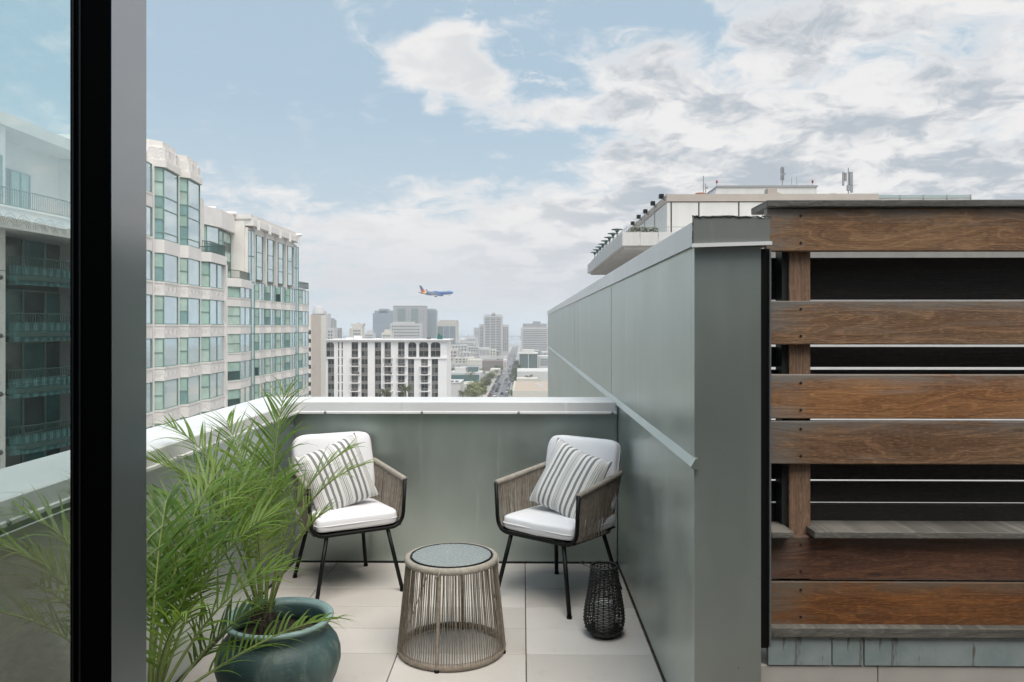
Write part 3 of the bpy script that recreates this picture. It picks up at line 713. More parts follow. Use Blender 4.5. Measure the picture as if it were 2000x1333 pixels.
# ---- glazed pots
def _glaze(n, b, tc):
    a = n.noise(tc, 3.2, 5, 0.6, 0.6); s = n.noise(n.scale(tc, (1, 1, 12)), 6, 4, 0.6); p = n.noise(tc, 55, 2, 0.5)
    c = n.mix(n.step(a, 0.38, 0.62), (0.030, 0.068, 0.067), (0.072, 0.118, 0.112))
    c = n.mix(n.step(n.noise(tc, 4.5, 6, 0.7), 0.5, 0.68, 0, 0.8), c, (0.19, 0.21, 0.18))
    c = n.mix(n.step(n.noise(n.scale(tc, (9, 9, 1.2)), 1.5, 5, 0.7), 0.56, 0.7, 0, 0.6), c, (0.15, 0.19, 0.17))
    z = n.sep(tc)[2]
    c = n.mix(n.math('MULTIPLY', n.step(z, 0.395, 0.414), n.step(s, 0.2, 0.6, 0.5, 1.0)), c, (0.27, 0.39, 0.38))
    c = n.mix(n.step(p, 0.68, 0.76, 0, 0.8), c, (0.03, 0.05, 0.05))
    n.put(b.inputs['Base Color'], c); n.put(b.inputs['Roughness'], n.step(a, 0.3, 0.7, 0.42, 0.68)); b.inputs['Coat Weight'].default_value = 0.0
    bn = n.new('ShaderNodeBump'); bn.inputs['Strength'].default_value = 0.3; bn.inputs['Distance'].default_value = 0.006
    n.put(bn.inputs['Height'], n.math('ADD', s, n.math('MULTIPLY', a, 1.0))); n.put(b.inputs['Normal'], bn.outputs[0])
GLAZE = mat('teal_pot_glaze', (1, 1, 1), build=_glaze)
SOIL = mat('dark_potting_soil', (0.028, 0.019, 0.013), 0.95, var=0.5, vscale=40, bump=1.0, bscale=70)
def make_pot(label, loc):
    t = thing('plant_pot', label, 'pot', loc, 0, 'glazed pots')
    pr = [(0.13, 0.0), (0.148, 0.006), (0.165, 0.04), (0.20, 0.11), (0.232, 0.18), (0.247, 0.235), (0.246, 0.275), (0.235, 0.31), (0.214, 0.338), (0.196, 0.352), (0.188, 0.364), (0.190, 0.376),
          (0.205, 0.395), (0.2165, 0.408), (0.219, 0.416), (0.216, 0.421), (0.205, 0.422), (0.192, 0.417), (0.182, 0.40), (0.176, 0.37), (0.18, 0.345), (0.20, 0.32)]
    build(MB().lathe(pr, 96), 'pot_body', GLAZE, t, smooth=True, local=True)
    m = MB(); rn = random.Random(3); b = 0
    m.lathe([(0.196, 0.33), (0.15, 0.336), (0.09, 0.343), (0.0, 0.346)], 40, capb=False)
    m.v = [(x, y, z + rn.uniform(-.006, .006)) for x, y, z in m.v]
    build(m, 'soil', SOIL, t, smooth=True, local=True)
    return t
PA = Vector((-0.995, 3.12, 0)); PB = Vector((-1.13, 2.30, 0))
make_pot('weathered teal glazed pot with flared rim in front of the left chair', PA)
make_pot('second teal pot mostly below the frame beside the glass door', PB)
# ---- palms
def _leaf(c1, c2, tr):
    def f(n, b, tc):
        nt = n.nt; oi = n.new('ShaderNodeObjectInfo').outputs['Random']
        a = n.noise(tc, 9, 3, 0.6); k = n.math('ADD', n.math('MULTIPLY', a, 0.7), n.math('MULTIPLY', oi, 0.3))
        c = n.mix(n.step(k, 0.3, 0.75), c1, c2)
        c = n.mix(n.step(n.noise(tc, 26, 4, 0.7), 0.60, 0.72, 0, 0.65), c, (0.40, 0.33, 0.13))
        n.put(b.inputs['Base Color'], c); b.inputs['Roughness'].default_value = 0.42
        tl_ = n.new('ShaderNodeBsdfTranslucent'); n.put(tl_.inputs[0], n.mix(0.5, c, (0.30, 0.42, 0.03)))
        mx = n.new('ShaderNodeMixShader'); mx.inputs[0].default_value = tr
        nt.links.new(b.outputs[0], mx.inputs[1]); nt.links.new(tl_.outputs[0], mx.inputs[2]); nt.links.new(mx.outputs[0], nt.nodes['Material Output'].inputs[0])
    return f
LEAF = mat('palm_leaf_green', (1, 1, 1), build=_leaf((0.105, 0.205, 0.03), (0.235, 0.355, 0.07), 0.44))
LEAFD = mat('palm_leaf_deep_green', (1, 1, 1), build=_leaf((0.055, 0.13, 0.022), (0.13, 0.23, 0.045), 0.4))
LEAFP = mat('palm_leaf_pale', (1, 1, 1), build=_leaf((0.19, 0.275, 0.09), (0.34, 0.43, 0.16), 0.43))
STEM = mat('palm_stem', (0.17, 0.22, 0.06), 0.5, var=0.25, vscale=8)
HUSK = mat('palm_trunk_husk', (0.045, 0.033, 0.022), 0.9, var=0.4, vscale=20, bump=0.8, bscale=60)
def frond(parent, base, az, el, L, droop, ll, nn, lm, seed, twist=0.0, t0=0.36, lw=0.0040, sway=0.0):
    """az: compass angle (0 = +x, 90 = +y), el: start elevation, droop: total pitch change"""
    rn = random.Random(seed); S = 26; p = Vector(base); pts = [p.copy()]; dirs = []
    for i in range(S):
        t = i / S; e = el - droop * t ** 2.0; a = az + sway * t * t
        d = Vector((math.cos(e) * math.cos(a), math.cos(e) * math.sin(a), math.sin(e))); dirs.append(d)
        p = p + d * (L / S); pts.append(p.copy())
    dirs.append(dirs[-1])
    m = MB(); m.mi(1).tube(pts, [0.0055 * (1 - 0.8 * i / S) + 0.0009 for i in range(S + 1)], 6)
    m.mi(0)
    for k in range(nn):
        t = t0 + (1 - t0) * (k + 0.5) / nn; i = min(S - 1, int(t * S)); f = t * S - i
        o = pts[i].lerp(pts[i + 1], f); T = dirs[i].lerp(dirs[i + 1], f).normalized()
        side = T.cross(Vector((0, 0, 1)))
        side = side.normalized() if side.length > 1e-3 else Vector((1, 0, 0))
        upv = side.cross(T).normalized()
        if twist: q = Matrix.Rotation(twist, 3, T); side = q @ side; upv = q @ upv
        u = (t - t0) / (1 - t0)
        ln = ll * (0.55 + 0.65 * math.sin(math.pi * min(1, 0.15 + u * 0.80))) * rn.uniform(0.82, 1.12)
        for s in (-1, 1):
            if rn.random() < 0.03: continue
            fw = R(58) - R(34) * u + rn.uniform(-.2, .2)           # angle away from the rachis
            lift = R(24) + rn.uniform(-.32, .32)
            d = (T * math.cos(fw) + (side * s * math.cos(lift) + upv * math.sin(lift)) * math.sin(fw)).normalized()
            wv = T.cross(d); wv = (T - d * T.dot(d)); wv = wv.normalized() if wv.length > 1e-4 else upv
            wv = (wv + upv * rn.uniform(-.25, .25)).normalized()
            q = o.copy(); dd = d.copy(); rows = []; sg = 5; dr = rn.uniform(0.08, 0.5)
            for j in range(sg + 1):
                w = lw * (0.55, 1.0, 0.95, 0.7, 0.36, 0.05)[j] * rn.uniform(0.9, 1.1)
                rows.append((q - wv * w, q + wv * w))
                dd = (dd + Vector((0, 0, -1)) * dr * (0.35 + 0.3 * j) * 0.5).normalized(); q = q + dd * (ln / sg)
            b = len(m.v)
            for a_, b_ in rows: m.v += [tuple(a_), tuple(b_)]
            for j in range(sg): m.f.append((b + 2 * j, b + 2 * j + 1, b + 2 * j + 3, b + 2 * j + 2)); m.m.append(0)
    return build(m, 'frond', [lm, STEM], parent, smooth=True)
def aim(base, tip_px, tip_y, Ydepth): return at(tip_px, tip_y, Ydepth) - Vector(base)
def make_palm(label, loc, fronds, seed, trunk_h=0.13, tr=0.035):
    t = thing('palm_plant', label, 'plant', loc, 0, 'potted palms'); rn = random.Random(seed)
    c = Vector(loc)
    m = MB(); m.tube([c + Vector((0, 0, -0.02)), c + Vector((0.004, 0, trunk_h * .5)), c + Vector((0.0, 0, trunk_h))], [tr * 1.15, tr, tr * 0.8], 12)
    for k in range(46):                                             # old leaf bases round the short trunk
        a = rn.uniform(0, 6.28); z = rn.uniform(0.0, trunk_h); q = c + Vector((tr * math.cos(a), tr * math.sin(a), z))
        m.tube([q, q + Vector((0.014 * math.cos(a), 0.014 * math.sin(a), rn.uniform(0.02, 0.05)))], [0.006, 0.002], 5)
    build(m, 'trunk', HUSK, t)
    for i, fr in enumerate(fronds):
        az, el, L, dr, ll, nn, lm = fr[:7]; kw = fr[7] if len(fr) > 7 else {}
        a = R(az); b = c + Vector((0.02 * math.cos(a), 0.02 * math.sin(a), trunk_h * rn.uniform(0.5, 0.95)))
        frond(t, b, a, R(el), L, R(dr), ll, nn, lm, seed * 100 + i, **kw)
    return t
FA = [  # az, el, length, droop, leaflet, pairs, material
    (84, 85, 0.92, 22, .19, 34, LEAF), (165, 80, 0.92, 64, .19, 32, LEAF), (138, 83, 0.84, 44, .19, 30, LEAF), (25, 82, 0.80, 62, .14, 24, LEAFP),
    (5, 76, 0.74, 64, .13, 20, LEAFP, dict(t0=.5)), (195, 74, 0.82, 64, .18, 28, LEAF), (228, 80, 0.74, 56, .18, 26, LEAFP),
    (150, 74, 0.80, 70, .18, 26, LEAFD), (180, 66, 0.72, 58, .17, 24, LEAFD),
    (-10, 74, 0.56, 48, .10, 14, LEAFP, dict(t0=0.6)), (15, 72, .50, 36, .10, 10, LEAFP, dict(t0=0.64)),
    (275, 85, 0.62, 36, .16, 24, LEAFP), (75, 82, 0.60, 44, .14, 22, LEAFP), (120, 86, .7, 30, .17, 26, LEAF), (210, 83, .66, 50, .17, 24, LEAF)]
make_palm('feathery palm growing from the teal pot in front of the left chair', PA + Vector((-0.065, 0.0, 0.335)), FA, 7)
FB = [
    (75, 79, 0.74, 46, .21, 30, LEAF), (48, 70, 0.68, 58, .20, 28, LEAF), (140, 76, 0.74, 62, .19, 26, LEAFD),
    (175, 66, 0.80, 75, .19, 26, LEAFD), (205, 72, 0.80, 66, .19, 26, LEAF), (46, 20, 0.66, 34, .15, 24, LEAF, dict(t0=.25)), (60, 76, 0.76, 46, .21, 30, LEAF), (100, 70, .66, 62, .2, 28, LEAFP),
    (30, 80, .56, 44, .18, 24, LEAFD), (112, 62, .60, 52, .19, 24, LEAFD), (155, 84, 0.70, 50, .18, 24, LEAFP), (320, 74, 0.46, 50, .16, 22, LEAF), (190, 80, .74, 56, .19, 24, LEAFP),
    (85, 60, .58, 50, .19, 28, LEAFD), (40, 58, .54, 54, .17, 26, LEAF), (100, 84, .62, 34, .19, 30, LEAFD), (58, 42, .46, 40, .16, 24, LEAFD), (215, 58, .66, 60, .18, 26, LEAFD), (165, 50, .66, 60, .18, 26, LEAF)]
make_palm('bushy palm at the lower left partly seen through the glass door', PB + Vector((0, 0, 0.345)), FB, 8)
# ================================================================== city materials
STONE = mat('pale_precast_stone', (0.80, 0.765, 0.725), 0.75, var=0.05, vscale=0.6, bump=0.2, bscale=3)
STONE2 = mat('pale_precast_relief', (0.83, 0.80, 0.77), 0.75, var=0.04, vscale=0.8)
JOINT = mat('dark_joint', (0.10, 0.095, 0.09), 0.8)
GFRAME = mat('green_window_frame', (0.19, 0.31, 0.275), 0.5, var=0.1, vscale=2)
GBLIND = mat('green_glass_over_blind', (0.38, 0.55, 0.48), 0.08, 0.0, 1.55, var=0.12, vscale=0.5)
GBLIND2 = mat('green_glass_over_curtain', (0.46, 0.60, 0.53), 0.08, 0.0, 1.55, var=0.12, vscale=0.9)
GDARK = mat('green_glass_open_room', (0.03, 0.075, 0.07), 0.05, 0.0, 1.6, var=0.3, vscale=0.6)
GTEAL = mat('teal_mirror_glass', (0.28, 0.46, 0.44), 0.04, 0.4, 1.7, var=0.15, vscale=0.4)
GDEEP = mat('deep_teal_glass', (0.035, 0.17, 0.165), 0.06, 0.0, 1.5, var=0.3, vscale=0.5)
GSKY = mat('blue_reflecting_glass', (0.66, 0.78, 0.80), 0.03, 0.75, 2.1, var=0.08, vscale=0.3)
RAILM = mat('dark_green_railing', (0.04, 0.085, 0.075), 0.5)
SOFF = mat('darker_relief_stone', (0.50, 0.47, 0.43), 0.8)  # darker stone tone, used on the terrace fan relief
ROOFG = mat('grey_flat_roof', (0.42, 0.41, 0.39), 0.85, var=0.15, vscale=0.1)
def quadwin(mb, a, b, z0, z1, inset):
    """upright rectangle from plan point a to b, pushed back along its inward normal"""
    a = Vector((a[0], a[1])); b = Vector((b[0], b[1])); d = (b - a).normalized(); nrm = Vector((d.y, -d.x)) * -inset
    a = a + nrm; b = b + nrm
    mb.face([(a.x, a.y, z0), (b.x, b.y, z0), (b.x, b.y, z1), (a.x, a.y, z1)]); return mb
def barbox(mb, a, b, z0, z1, out0, out1):
    """upright slab between plan points a,b; thickness from out0 to out1 along the outward normal (d.y,-d.x)"""
    a = Vector((a[0], a[1])); b = Vector((b[0], b[1])); d = (b - a).normalized(); nr = Vector((d.y, -d.x))
    P = [a + nr * out0, a + nr * out1, b + nr * out1, b + nr * out0]
    mb.prism([(p.x, p.y) for p in P], z0, z1); return mb
def sash(root, a, b, z0, z1, cuts, vcuts, glass, fr=0.07):
    """window: frame bars as one part, each pane a sub-part. a->b seen from outside runs left to right"""
    A = Vector((a[0], a[1])); B = Vector((b[0], b[1])); L = (B - A).length; d = (B - A) / L
    m = MB(); zs = [z0] + [z0 + (z1 - z0) * c for c in cuts] + [z1]; xs = [0] + [L * c for c in vcuts] + [L]
    at_ = lambda s: A + d * s
    for i, x in enumerate(xs):
        x0, x1 = (0, fr) if i == 0 else (L - fr, L) if i == len(xs) - 1 else (x - fr / 2, x + fr / 2)
        barbox(m, at_(x0), at_(x1), z0, z1, -0.12, -0.03)
    for i, z in enumerate(zs):
        q0, q1 = (z0, z0 + fr) if i == 0 else (z1 - fr, z1) if i == len(zs) - 1 else (z - fr / 2, z + fr / 2)
        for xa, xb in zip(xs, xs[1:]):
            barbox(m, at_(xa + fr * .5), at_(xb - fr * .5), q0, q1, -0.115, -0.035)
    w = build(m, 'window', GFRAME, root)
    k = 0
    for za, zb in zip(zs, zs[1:]):
        for xa, xb in zip(xs, xs[1:]):
            g = glass[k % len(glass)]; k += 1
            build(quadwin(MB(), at_(xa + .01), at_(xb - .01), za + .01, zb - .01, 0.085), 'pane', g, w)
    return w
rnb = random.Random(21)
E = EYE
LB = thing('apartment_tower', 'large stepped cream stone tower with green bay windows at left', 'building', (-34, 60, GZ))
def bay(X, Y0, Y1, ks, proj=0.75, wide=False, relief=False, split=0.42):
    """one bay column: spandrels and windows for each floor index in ks (window sill at E+0.15+3.2k)"""
    p0 = (X, Y0 + 0.2); pa = (X + proj, Y0 + 0.2 + (Y1 - Y0) * split * 0.42); pb = (X + proj * 0.62, Y1 - 0.2); p1 = (X, Y1 - 0.12)
    poly = [p0, pa, pb, p1, (X - 0.5, Y1 - 0.12), (X - 0.5, Y0 + 0.2)]
    for k in ks:
        zs = E + 0.12 + 3.2 * k; zt = zs + 2.2
        m = MB().prism(poly[::-1] if False else poly, zs - 1.0, zs)
        o = build(m, 'spandrel', STONE2, LB)
        m = MB()
        e = 0.05
        big = [(p0[0] + e, p0[1] - e * .2), (pa[0] + e, pa[1] - e * .6), (pb[0] + e, pb[1] + e * .2), p1, (X - 0.3, p1[1]), (X - 0.3, p0[1])]
        m.prism(big, zs - 0.10, zs + 0.03)
        build(m, 'sill', STONE, o)
        if relief:
            m = MB()
            for (q, r) in ((p0, pa), (pa, pb)):
                q = Vector(q); r = Vector(r)
                for t in (0.2, 0.5, 0.8):
                    c = q.lerp(r, t); d = (r - q).normalized(); nr = Vector((d.y, -d.x))
                    for rad in (0.28, 0.18):
                        pts = [(c.x + d.x * rad * math.cos(a) + nr.x * .01, c.y + d.y * rad * math.cos(a) + nr.y * .01, zs - 0.72 + rad * 1.5 * math.sin(a)) for a in [math.pi * h / 8 for h in range(9)]]
                        m.tube(pts, 0.014, 4)
            stuff(build(m, 'fan_relief', STONE2, o))
        q = rnb.random(); ga = [GDARK if q < .1 else rnb.choice((GBLIND, GBLIND2, GBLIND2, GTEAL)), GBLIND if q < .5 else GBLIND2]
        sash(LB, p0, pa, zs + 0.03, zt, (0.5,), (), ga)
        gb = GSKY
        sash(LB, pa, pb, zs + 0.03, zt, (), (0.5,) if wide else (), [gb])
    return p0, pa, pb, p1, poly
X1 = -27.6
yb = [Yon(290, X1), Yon(340, X1), Yon(383, X1), Yon(431, X1)]
# main masses
build(MB().box(X1 - 14, X1 - 0.12, yb[0] - 5.2, yb[2] + 0.1, GZ, E + 12.9), 'wall', STONE, LB)
build(MB().box(X1 - 14, X1 - 0.12, yb[2] + 0.1, yb[3], GZ, E + 6.1), 'wall', STONE, LB)
def pier(X, y0, y1, z0, z1, out=0.12): build(MB().box(X - 0.12, X + out, y0, y1, z0, z1), 'pier', STONE2, LB)
def crown(X, Y0, Y1, z0, z1, proj):
    """stepped parapet over a bay with relief panels"""
    for i, (za, zb, g) in enumerate(((z0, z0 + 0.5, 0.12), (z0 + 0.5, z1 - 0.55, 0.0), (z1 - 0.55, z1, -0.25))):
        P = [(X - 0.1, Y0 + 0.1 - g), (X + proj + g, Y0 + 0.2 + (Y1 - Y0) * 0.18 - g * .5), (X + proj * .62 + g, Y1 - 0.2 + g * .3), (X - 0.1, Y1 - 0.1 + g), (X - 0.6, Y1 - .1), (X - 0.6, Y0 + .1)]
        o = build(MB().prism(P, za + 0.003, zb), 'parapet_block', STONE2 if i == 1 else STONE, LB)
        if i == 1:
            m = MB()
            for (q, r) in ((P[0], P[1]), (P[1], P[2])):
                q = Vector(q); r = Vector(r)
                for t in (0.25, 0.75):
                    c = q.lerp(r, t); d = (r - q).normalized(); nr = Vector((d.y, -d.x))
                    for rad in (0.42, 0.28, 0.14):
                        m.tube([(c.x + d.x * rad * math.cos(a) + nr.x * .01, c.y + d.y * rad * math.cos(a) + nr.y * .01, za + 0.1 + rad * 2.0 * math.sin(a)) for a in [math.pi * h / 8 for h in range(9)]], 0.018, 4)
            stuff(build(m, 'fan_relief', STONE2, o))
for i in range(3):
    Y0, Y1 = yb[i], yb[i + 1]
    bay(X1, Y0, Y1, range(-5, 2), wide=(i == 2), relief=True)
    pier(X1, Y0 - 0.13, Y0 + 0.1, GZ + 8, E + (11.9 if i < 2 else 5.6), 0.4)
    if i < 2:
        p0 = (X1, Y0 + 0.2); pa = (X1 + .75, Y0 + 0.2 + (Y1 - Y0) * .42 * .42); pb = (X1 + .465, Y1 - 0.2)
        zs = E + 6.5
        build(MB().prism([p0, pa, pb, (X1, Y1 - .12), (X1 - .5, Y1 - .12), (X1 - .5, Y0 + .2)], zs - 1.0, zs), 'spandrel', STONE2, LB)
        sash(LB, p0, pa, zs, E + 11.9, (0.1, 0.28, 0.45, 0.6, 0.8), (), [GTEAL, GTEAL, GBLIND, GTEAL, GBLIND2, GBLIND])
        sash(LB, pa, pb, zs, E + 11.9, (0.1, 0.42, 0.6), (), [GSKY])
        crown(X1, Y0, Y1, E + 11.9, E + 13.9 - 0.15 * i, 0.8)
pier(X1, yb[3] - 0.3, yb[3] + 0.05, GZ + 8, E + 5.6, 0.62)
# hidden bay between the balconies and the first visible bay
bay(X1, yb[0] - 4.4, yb[0] - 0.15, range(-4, 4), relief=False); pier(X1, yb[0] - 4.8, yb[0] - 4.4, GZ + 8, E + 12, 0.62)
def railing(root, pts, z, h=1.05, panel=True, step=0.16):
    r = build(MB().tube([(x, y, z + h) for x, y in pts], 0.035, 6), 'railing', RAILM, root)
    build(MB().tube([(x, y, z + 0.08) for x, y in pts], 0.03, 6), 'bottom_rail', RAILM, r)
    if panel: build(MB().tube([(x, y, z + h * 0.52) for x, y in pts], 0.025, 6), 'middle_rail', RAILM, r)
    m = MB(); P = [Vector((x, y, 0)) for x, y in pts]; L = sum((b - a).length for a, b in zip(P, P[1:]))
    for q in resample(P, max(3, int(L / step))):
        m.box(q.x - .014, q.x + .014, q.y - .014, q.y + .014, z + 0.08, z + h)
    stuff(build(m, 'balusters', RAILM, r))
    if panel:
        m = MB(); qs = resample(P, max(5, int(L / 0.09)))
        for i, (a, b) in enumerate(zip(qs, qs[1:])):
            for k in range(12):
                zz = z - 0.53 + 0.09 * k; s = 0.07 if (i // 3) % 2 else -0.07
                m.tube([(a.x, a.y, zz - s / 2 + .03), (b.x, b.y, zz + s / 2 + .03)], 0.017, 4, caps=False)
        stuff(build(m, 'lattice_panel', mat('grey_green_lattice', (0.09, 0.25, 0.25), 0.5), r))
    return r
# terrace over the third bay
Pz = E + 6.35
build(MB().prism([(X1 - 0.1, yb[2] + .05), (X1 + 0.9, yb[2] + 1.0), (X1 + 0.6, yb[3] - .1), (X1 - 0.1, yb[3] + .1), (X1 - 9, yb[3] + .1), (X1 - 9, yb[2] + .12)], E + 5.55, Pz), 'terrace_slab', STONE2, LB)
railing(LB, [(X1 + 0.3, yb[2] + .55), (X1 + 0.75, yb[2] + 1.1), (X1 + 0.45, yb[3] - .15), (X1 - 3, yb[3] - 0.05)], Pz, 0.95, False)
build(MB().box(X1 - 14, X1 - 3.2, yb[2] + 0.11, yb[3] + 4, E + 6.1, E + 12.3), 'wall', STONE, LB)
build(MB().box(X1 - 14.2, X1 - 2.6, yb[2] + 0.12, yb[3] + 1.6, E + 10.7, E + 12.0), 'cornice', STONE2, LB)
sash(LB, (X1 - 3.2 + .14, yb[2] + 1.0), (X1 - 3.2 + .14, yb[2] + 3.4), Pz + .1, Pz + 3.0, (0.5,), (0.5,), [GTEAL, GDARK])
# second, set back wing
X2 = -34.0
y2 = [Yon(p, X2) for p in (433, 481, 490, 513, 534, 553, 571, 577, 598)]
build(MB().box(X2 - 16, X2 - 0.12, y2[1] - 0.3, y2[6] + 0.4, GZ, E + 12.9), 'wall', STONE, LB)
build(MB().box(X2 - 16, X2 - 0.12, y2[0] - 14, y2[1] - 0.3, GZ, E + 5.4), 'wall', STONE, LB)
build(MB().box(X2 - 16, X2 - 0.12, y2[6] + 0.4, y2[8], GZ, E + 5.8), 'wall', STONE, LB)
build(MB().box(X2 - 16, X2 - 2.0, y2[0] - 8, y2[1] - 0.31, E + 5.4, E + 12.9), 'wall', STONE, LB)
bay(X2, y2[0], y2[1], range(-6, 2), proj=1.0, wide=True, split=0.9)
for a, b in ((2, 3), (3, 4), (4, 5), (5, 6)):
    bay(X2, y2[a], y2[b], range(-6, 2), proj=0.75, wide=True)
    pier(X2, y2[a] - .2, y2[a] + .25, E + 5.2, E + 12.6, 0.5)
    sash(LB, (X2 + 0.05, y2[a] + .3), (X2 + 0.35, y2[a] + 1.2), E + 5.9, E + 11.6, (0.22, 0.45, 0.72), (), [GTEAL, GBLIND, GSKY, GSKY])
    sash(LB, (X2 + 0.35, y2[a] + 1.2), (X2 + 0.35, y2[b] - .9), E + 5.9, E + 11.6, (0.3, 0.62), (), [GSKY])
    sash(LB, (X2 + 0.35, y2[b] - .9), (X2 + 0.1, y2[b] - .25), E + 5.9, E + 11.6, (0.22, 0.45, 0.72), (), [GTEAL, GDARK, GTEAL])
    build(MB().box(X2 - .12, X2 + 0.3, y2[a] + .25, y2[b] - .2, E + 11.6, E + 12.4), 'lintel_panel', STONE2, LB)
bay(X2, y2[7], y2[8], range(-6, 2), proj=0.75, wide=True)
railing(LB, [(X2 + .3, y2[7]), (X2 + .5, y2[8] - .4), (X2 - 4, y2[8] - .2)], E + 5.8, 0.95, False)
for a, b in ((1, 2), (6, 7)):                                   # mirrored glass strips up the full height
    for k in range(-5, 4):
        sash(LB, (X2 + 0.25, y2[a] + .1), (X2 + 0.55, y2[b] - .1), E - 0.9 + 3.2 * k, E + 2.28 + 3.2 * k, (), (0.5,), [GSKY], 0.06)
    build(MB().box(X2 - .12, X2 + 0.2, y2[a], y2[b], GZ + 5, E + 12.2), 'glass_strip_backing', STONE, LB)
P = [(X2 + .9, y2[1] - .1), (X2 + .9, y2[6] + .5), (X2 - 16, y2[6] + .5), (X2 - 16, y2[1] - .1)]
build(MB().prism(P, E + 12.4, E + 13.2), 'parapet_block', STONE2, LB)
P = [(X2 + .7, y2[1] - .3), (X2 + .7, y2[6] + .2), (X2 - 16, y2[6] + .2), (X2 - 16, y2[1] - .3)]
build(MB().prism(P, E + 13.203, E + 13.75), 'parapet_block', STONE, LB)
for i in range(5):
    y = y2[2] + (y2[6] - y2[2]) * i / 4
    build(MB().prism([(X2 + .92, y - .35), (X2 + 1.15, y), (X2 + .92, y + .35)], E + 12.0, E + 13.1), 'parapet_fin', STONE2, LB)
# set back top storey of the first bay of the wing, with terrace
build(MB().prism([(X2 - .1, y2[0] + .05), (X2 + 1.2, y2[0] + 2.8), (X2 + .8, y2[1] - .35), (X2 - 2, y2[1] - .35), (X2 - 2, y2[0] + .05)], E + 4.6, E + 5.55), 'terrace_slab', STONE2, LB)
railing(LB, [(X2 + .05, y2[0] + .2), (X2 + 1.0, y2[0] + 2.8), (X2 + .6, y2[1] - .5)], E + 5.55, 0.95, False)
sash(LB, (X2 - 1.85, y2[0] - 1.4), (X2 - 1.2, y2[0] + 2.4), E + 5.6, E + 11.4, (0.33, 0.5, 0.66), (0.35,), [GTEAL, GTEAL, GBLIND, GSKY])
sash(LB, (X2 - 1.2, y2[0] + 2.4), (X2 - 1.7, y2[1] - .4), E + 5.6, E + 11.2, (0.2, 0.4, 0.6, 0.8), (0.35,), [GTEAL, GBLIND2, GTEAL, GDARK])
build(MB().prism([(X2 - 2.05, y2[0] - 3.2), (X2 - .9, y2[0] + 2.4), (X2 - 1.3, y2[1] - .32), (X2 - 5, y2[1] - .32), (X2 - 5, y2[0] - 3.2)], E + 11.45, E + 13.5), 'parapet_block', STONE2, LB)
for px, py, Y, l in ((392, 408, 88, 2.4), (425, 418, 92, 3.2), (571, 461, 112, 2.0)):   # roof lights on brackets
    c = at(px, py, Y)
    o = build(MB().tube([c + Vector((-l / 2, -l / 2, -0.1)), c + Vector((l / 2, l / 2, 0.25))], [0.16, 0.24], 8), 'roof_light', STONE, LB)
    build(MB().box(c.x - .08, c.x + .08, c.y - .08, c.y + .08, E + 12.2, c.z), 'bracket', GFRAME, o)
# round ended balconies seen through the door glass
X3 = -28.9
ya, yz = Yon(14, X3), Yon(190, X3)
build(MB().box(X3 - 12, X3 - 0.1, ya - 14, ya, GZ, E + 11.2), 'wall', STONE, LB)
build(MB().box(X3 - 12, X3 - 2.2, ya, yb[0] - 5.2, GZ, E + 5.4), 'recess_wall', RAILM, LB)
build(MB().box(X3 - 12, X3 - 2.2, ya, yb[0] - 5.2, E + 5.403, E + 11.2), 'wall', STONE, LB)
for k in range(-3, 2):
    z = E + 0.73 - 1.05 + 3.22 * k
    P = [(X3 - .1, ya + .1), (X3 + .5, ya + .8), (X3 + .95, ya + 2.2), (X3 + 1.1, ya + 3.6), (X3 + .95, yz - .8), (X3 - 2.2, yz), (X3 - 2.2, ya + .1)]
    build(MB().prism(P, z - 0.25, z), 'balcony_slab', RAILM, LB)
    railing(LB, [(X3 + .0, ya + .15), (X3 + .45, ya + .85), (X3 + .88, ya + 2.2), (X3 + 1.03, ya + 3.6), (X3 + .88, yz - .9)], z, 1.05, True)
    for q in range(4):
        a = ya + .15 + (yz - ya - .3) * q / 4; b = ya + .15 + (yz - ya - .3) * (q + 1) / 4
        sash(LB, (X3 - 2.05, a), (X3 - 2.05, b), z + .02, z + 2.6, (), (), [(GDARK, GDEEP, GDARK, GDEEP)[(q + k) % 4]], 0.1)
    build(MB().lathe([(0.0, -.12), (0.16, -.12), (0.2, 0), (0.16, .12), (0.0, .12)], 12, (X3 + .02, ya - .7, z - 0.2), False), 'wall_lamp', JOINT, LB)
z = E + 6.5
P = [(X3 - .1, ya - 3), (X3 + .5, ya - 2.4), (X3 + .9, ya + .8), (X3 + 1.2, ya + 3.6), (X3 + 1.0, yz - .5), (X3 - 2.2, yz), (X3 - 2.2, ya - 3)]
o = build(MB().prism(P, z - 1.1, z - .003), 'terrace_slab', STONE2, LB)
build(MB().prism([(x + (.1 if i < 5 else 0), y) for i, (x, y) in enumerate(P)], z, z + .12), 'terrace_slab', STONE, LB)
m = MB()
for q, r in zip(P[1:5], P[2:5]):
    q = Vector(q); r = Vector(r); d = (r - q).normalized(); nr = Vector((d.y, -d.x))
    for t in (.2, .5, .8):
        c = q.lerp(r, t)
        for rad in (.5, .36, .22):
            m.tube([(c.x + d.x * rad * math.cos(a) + nr.x * .01, c.y + d.y * rad * math.cos(a) + nr.y * .01, z - .95 + rad * 1.4 * math.sin(a)) for a in [math.pi * h / 8 for h in range(9)]], 0.022, 4)
stuff(build(m, 'fan_relief', SOFF, o))
railing(LB, [(X3 + .4, ya - 2.3), (X3 + .8, ya + .8), (X3 + 1.1, ya + 3.6), (X3 + .9, yz - .6)], z + .12, 1.0, False)
for a, b, g in ((ya - 3.5, ya - .4, GTEAL), (ya + 2.4, ya + 3.4, GDARK), (ya + 3.4, ya + 5.2, GTEAL)):
    sash(LB, (X3 - 2.0 if a > ya else X3 + .05, a), (X3 - 2.0 if a > ya else X3 + .05, b), z + .2, z + 3.0, (), (0.5,), [g])
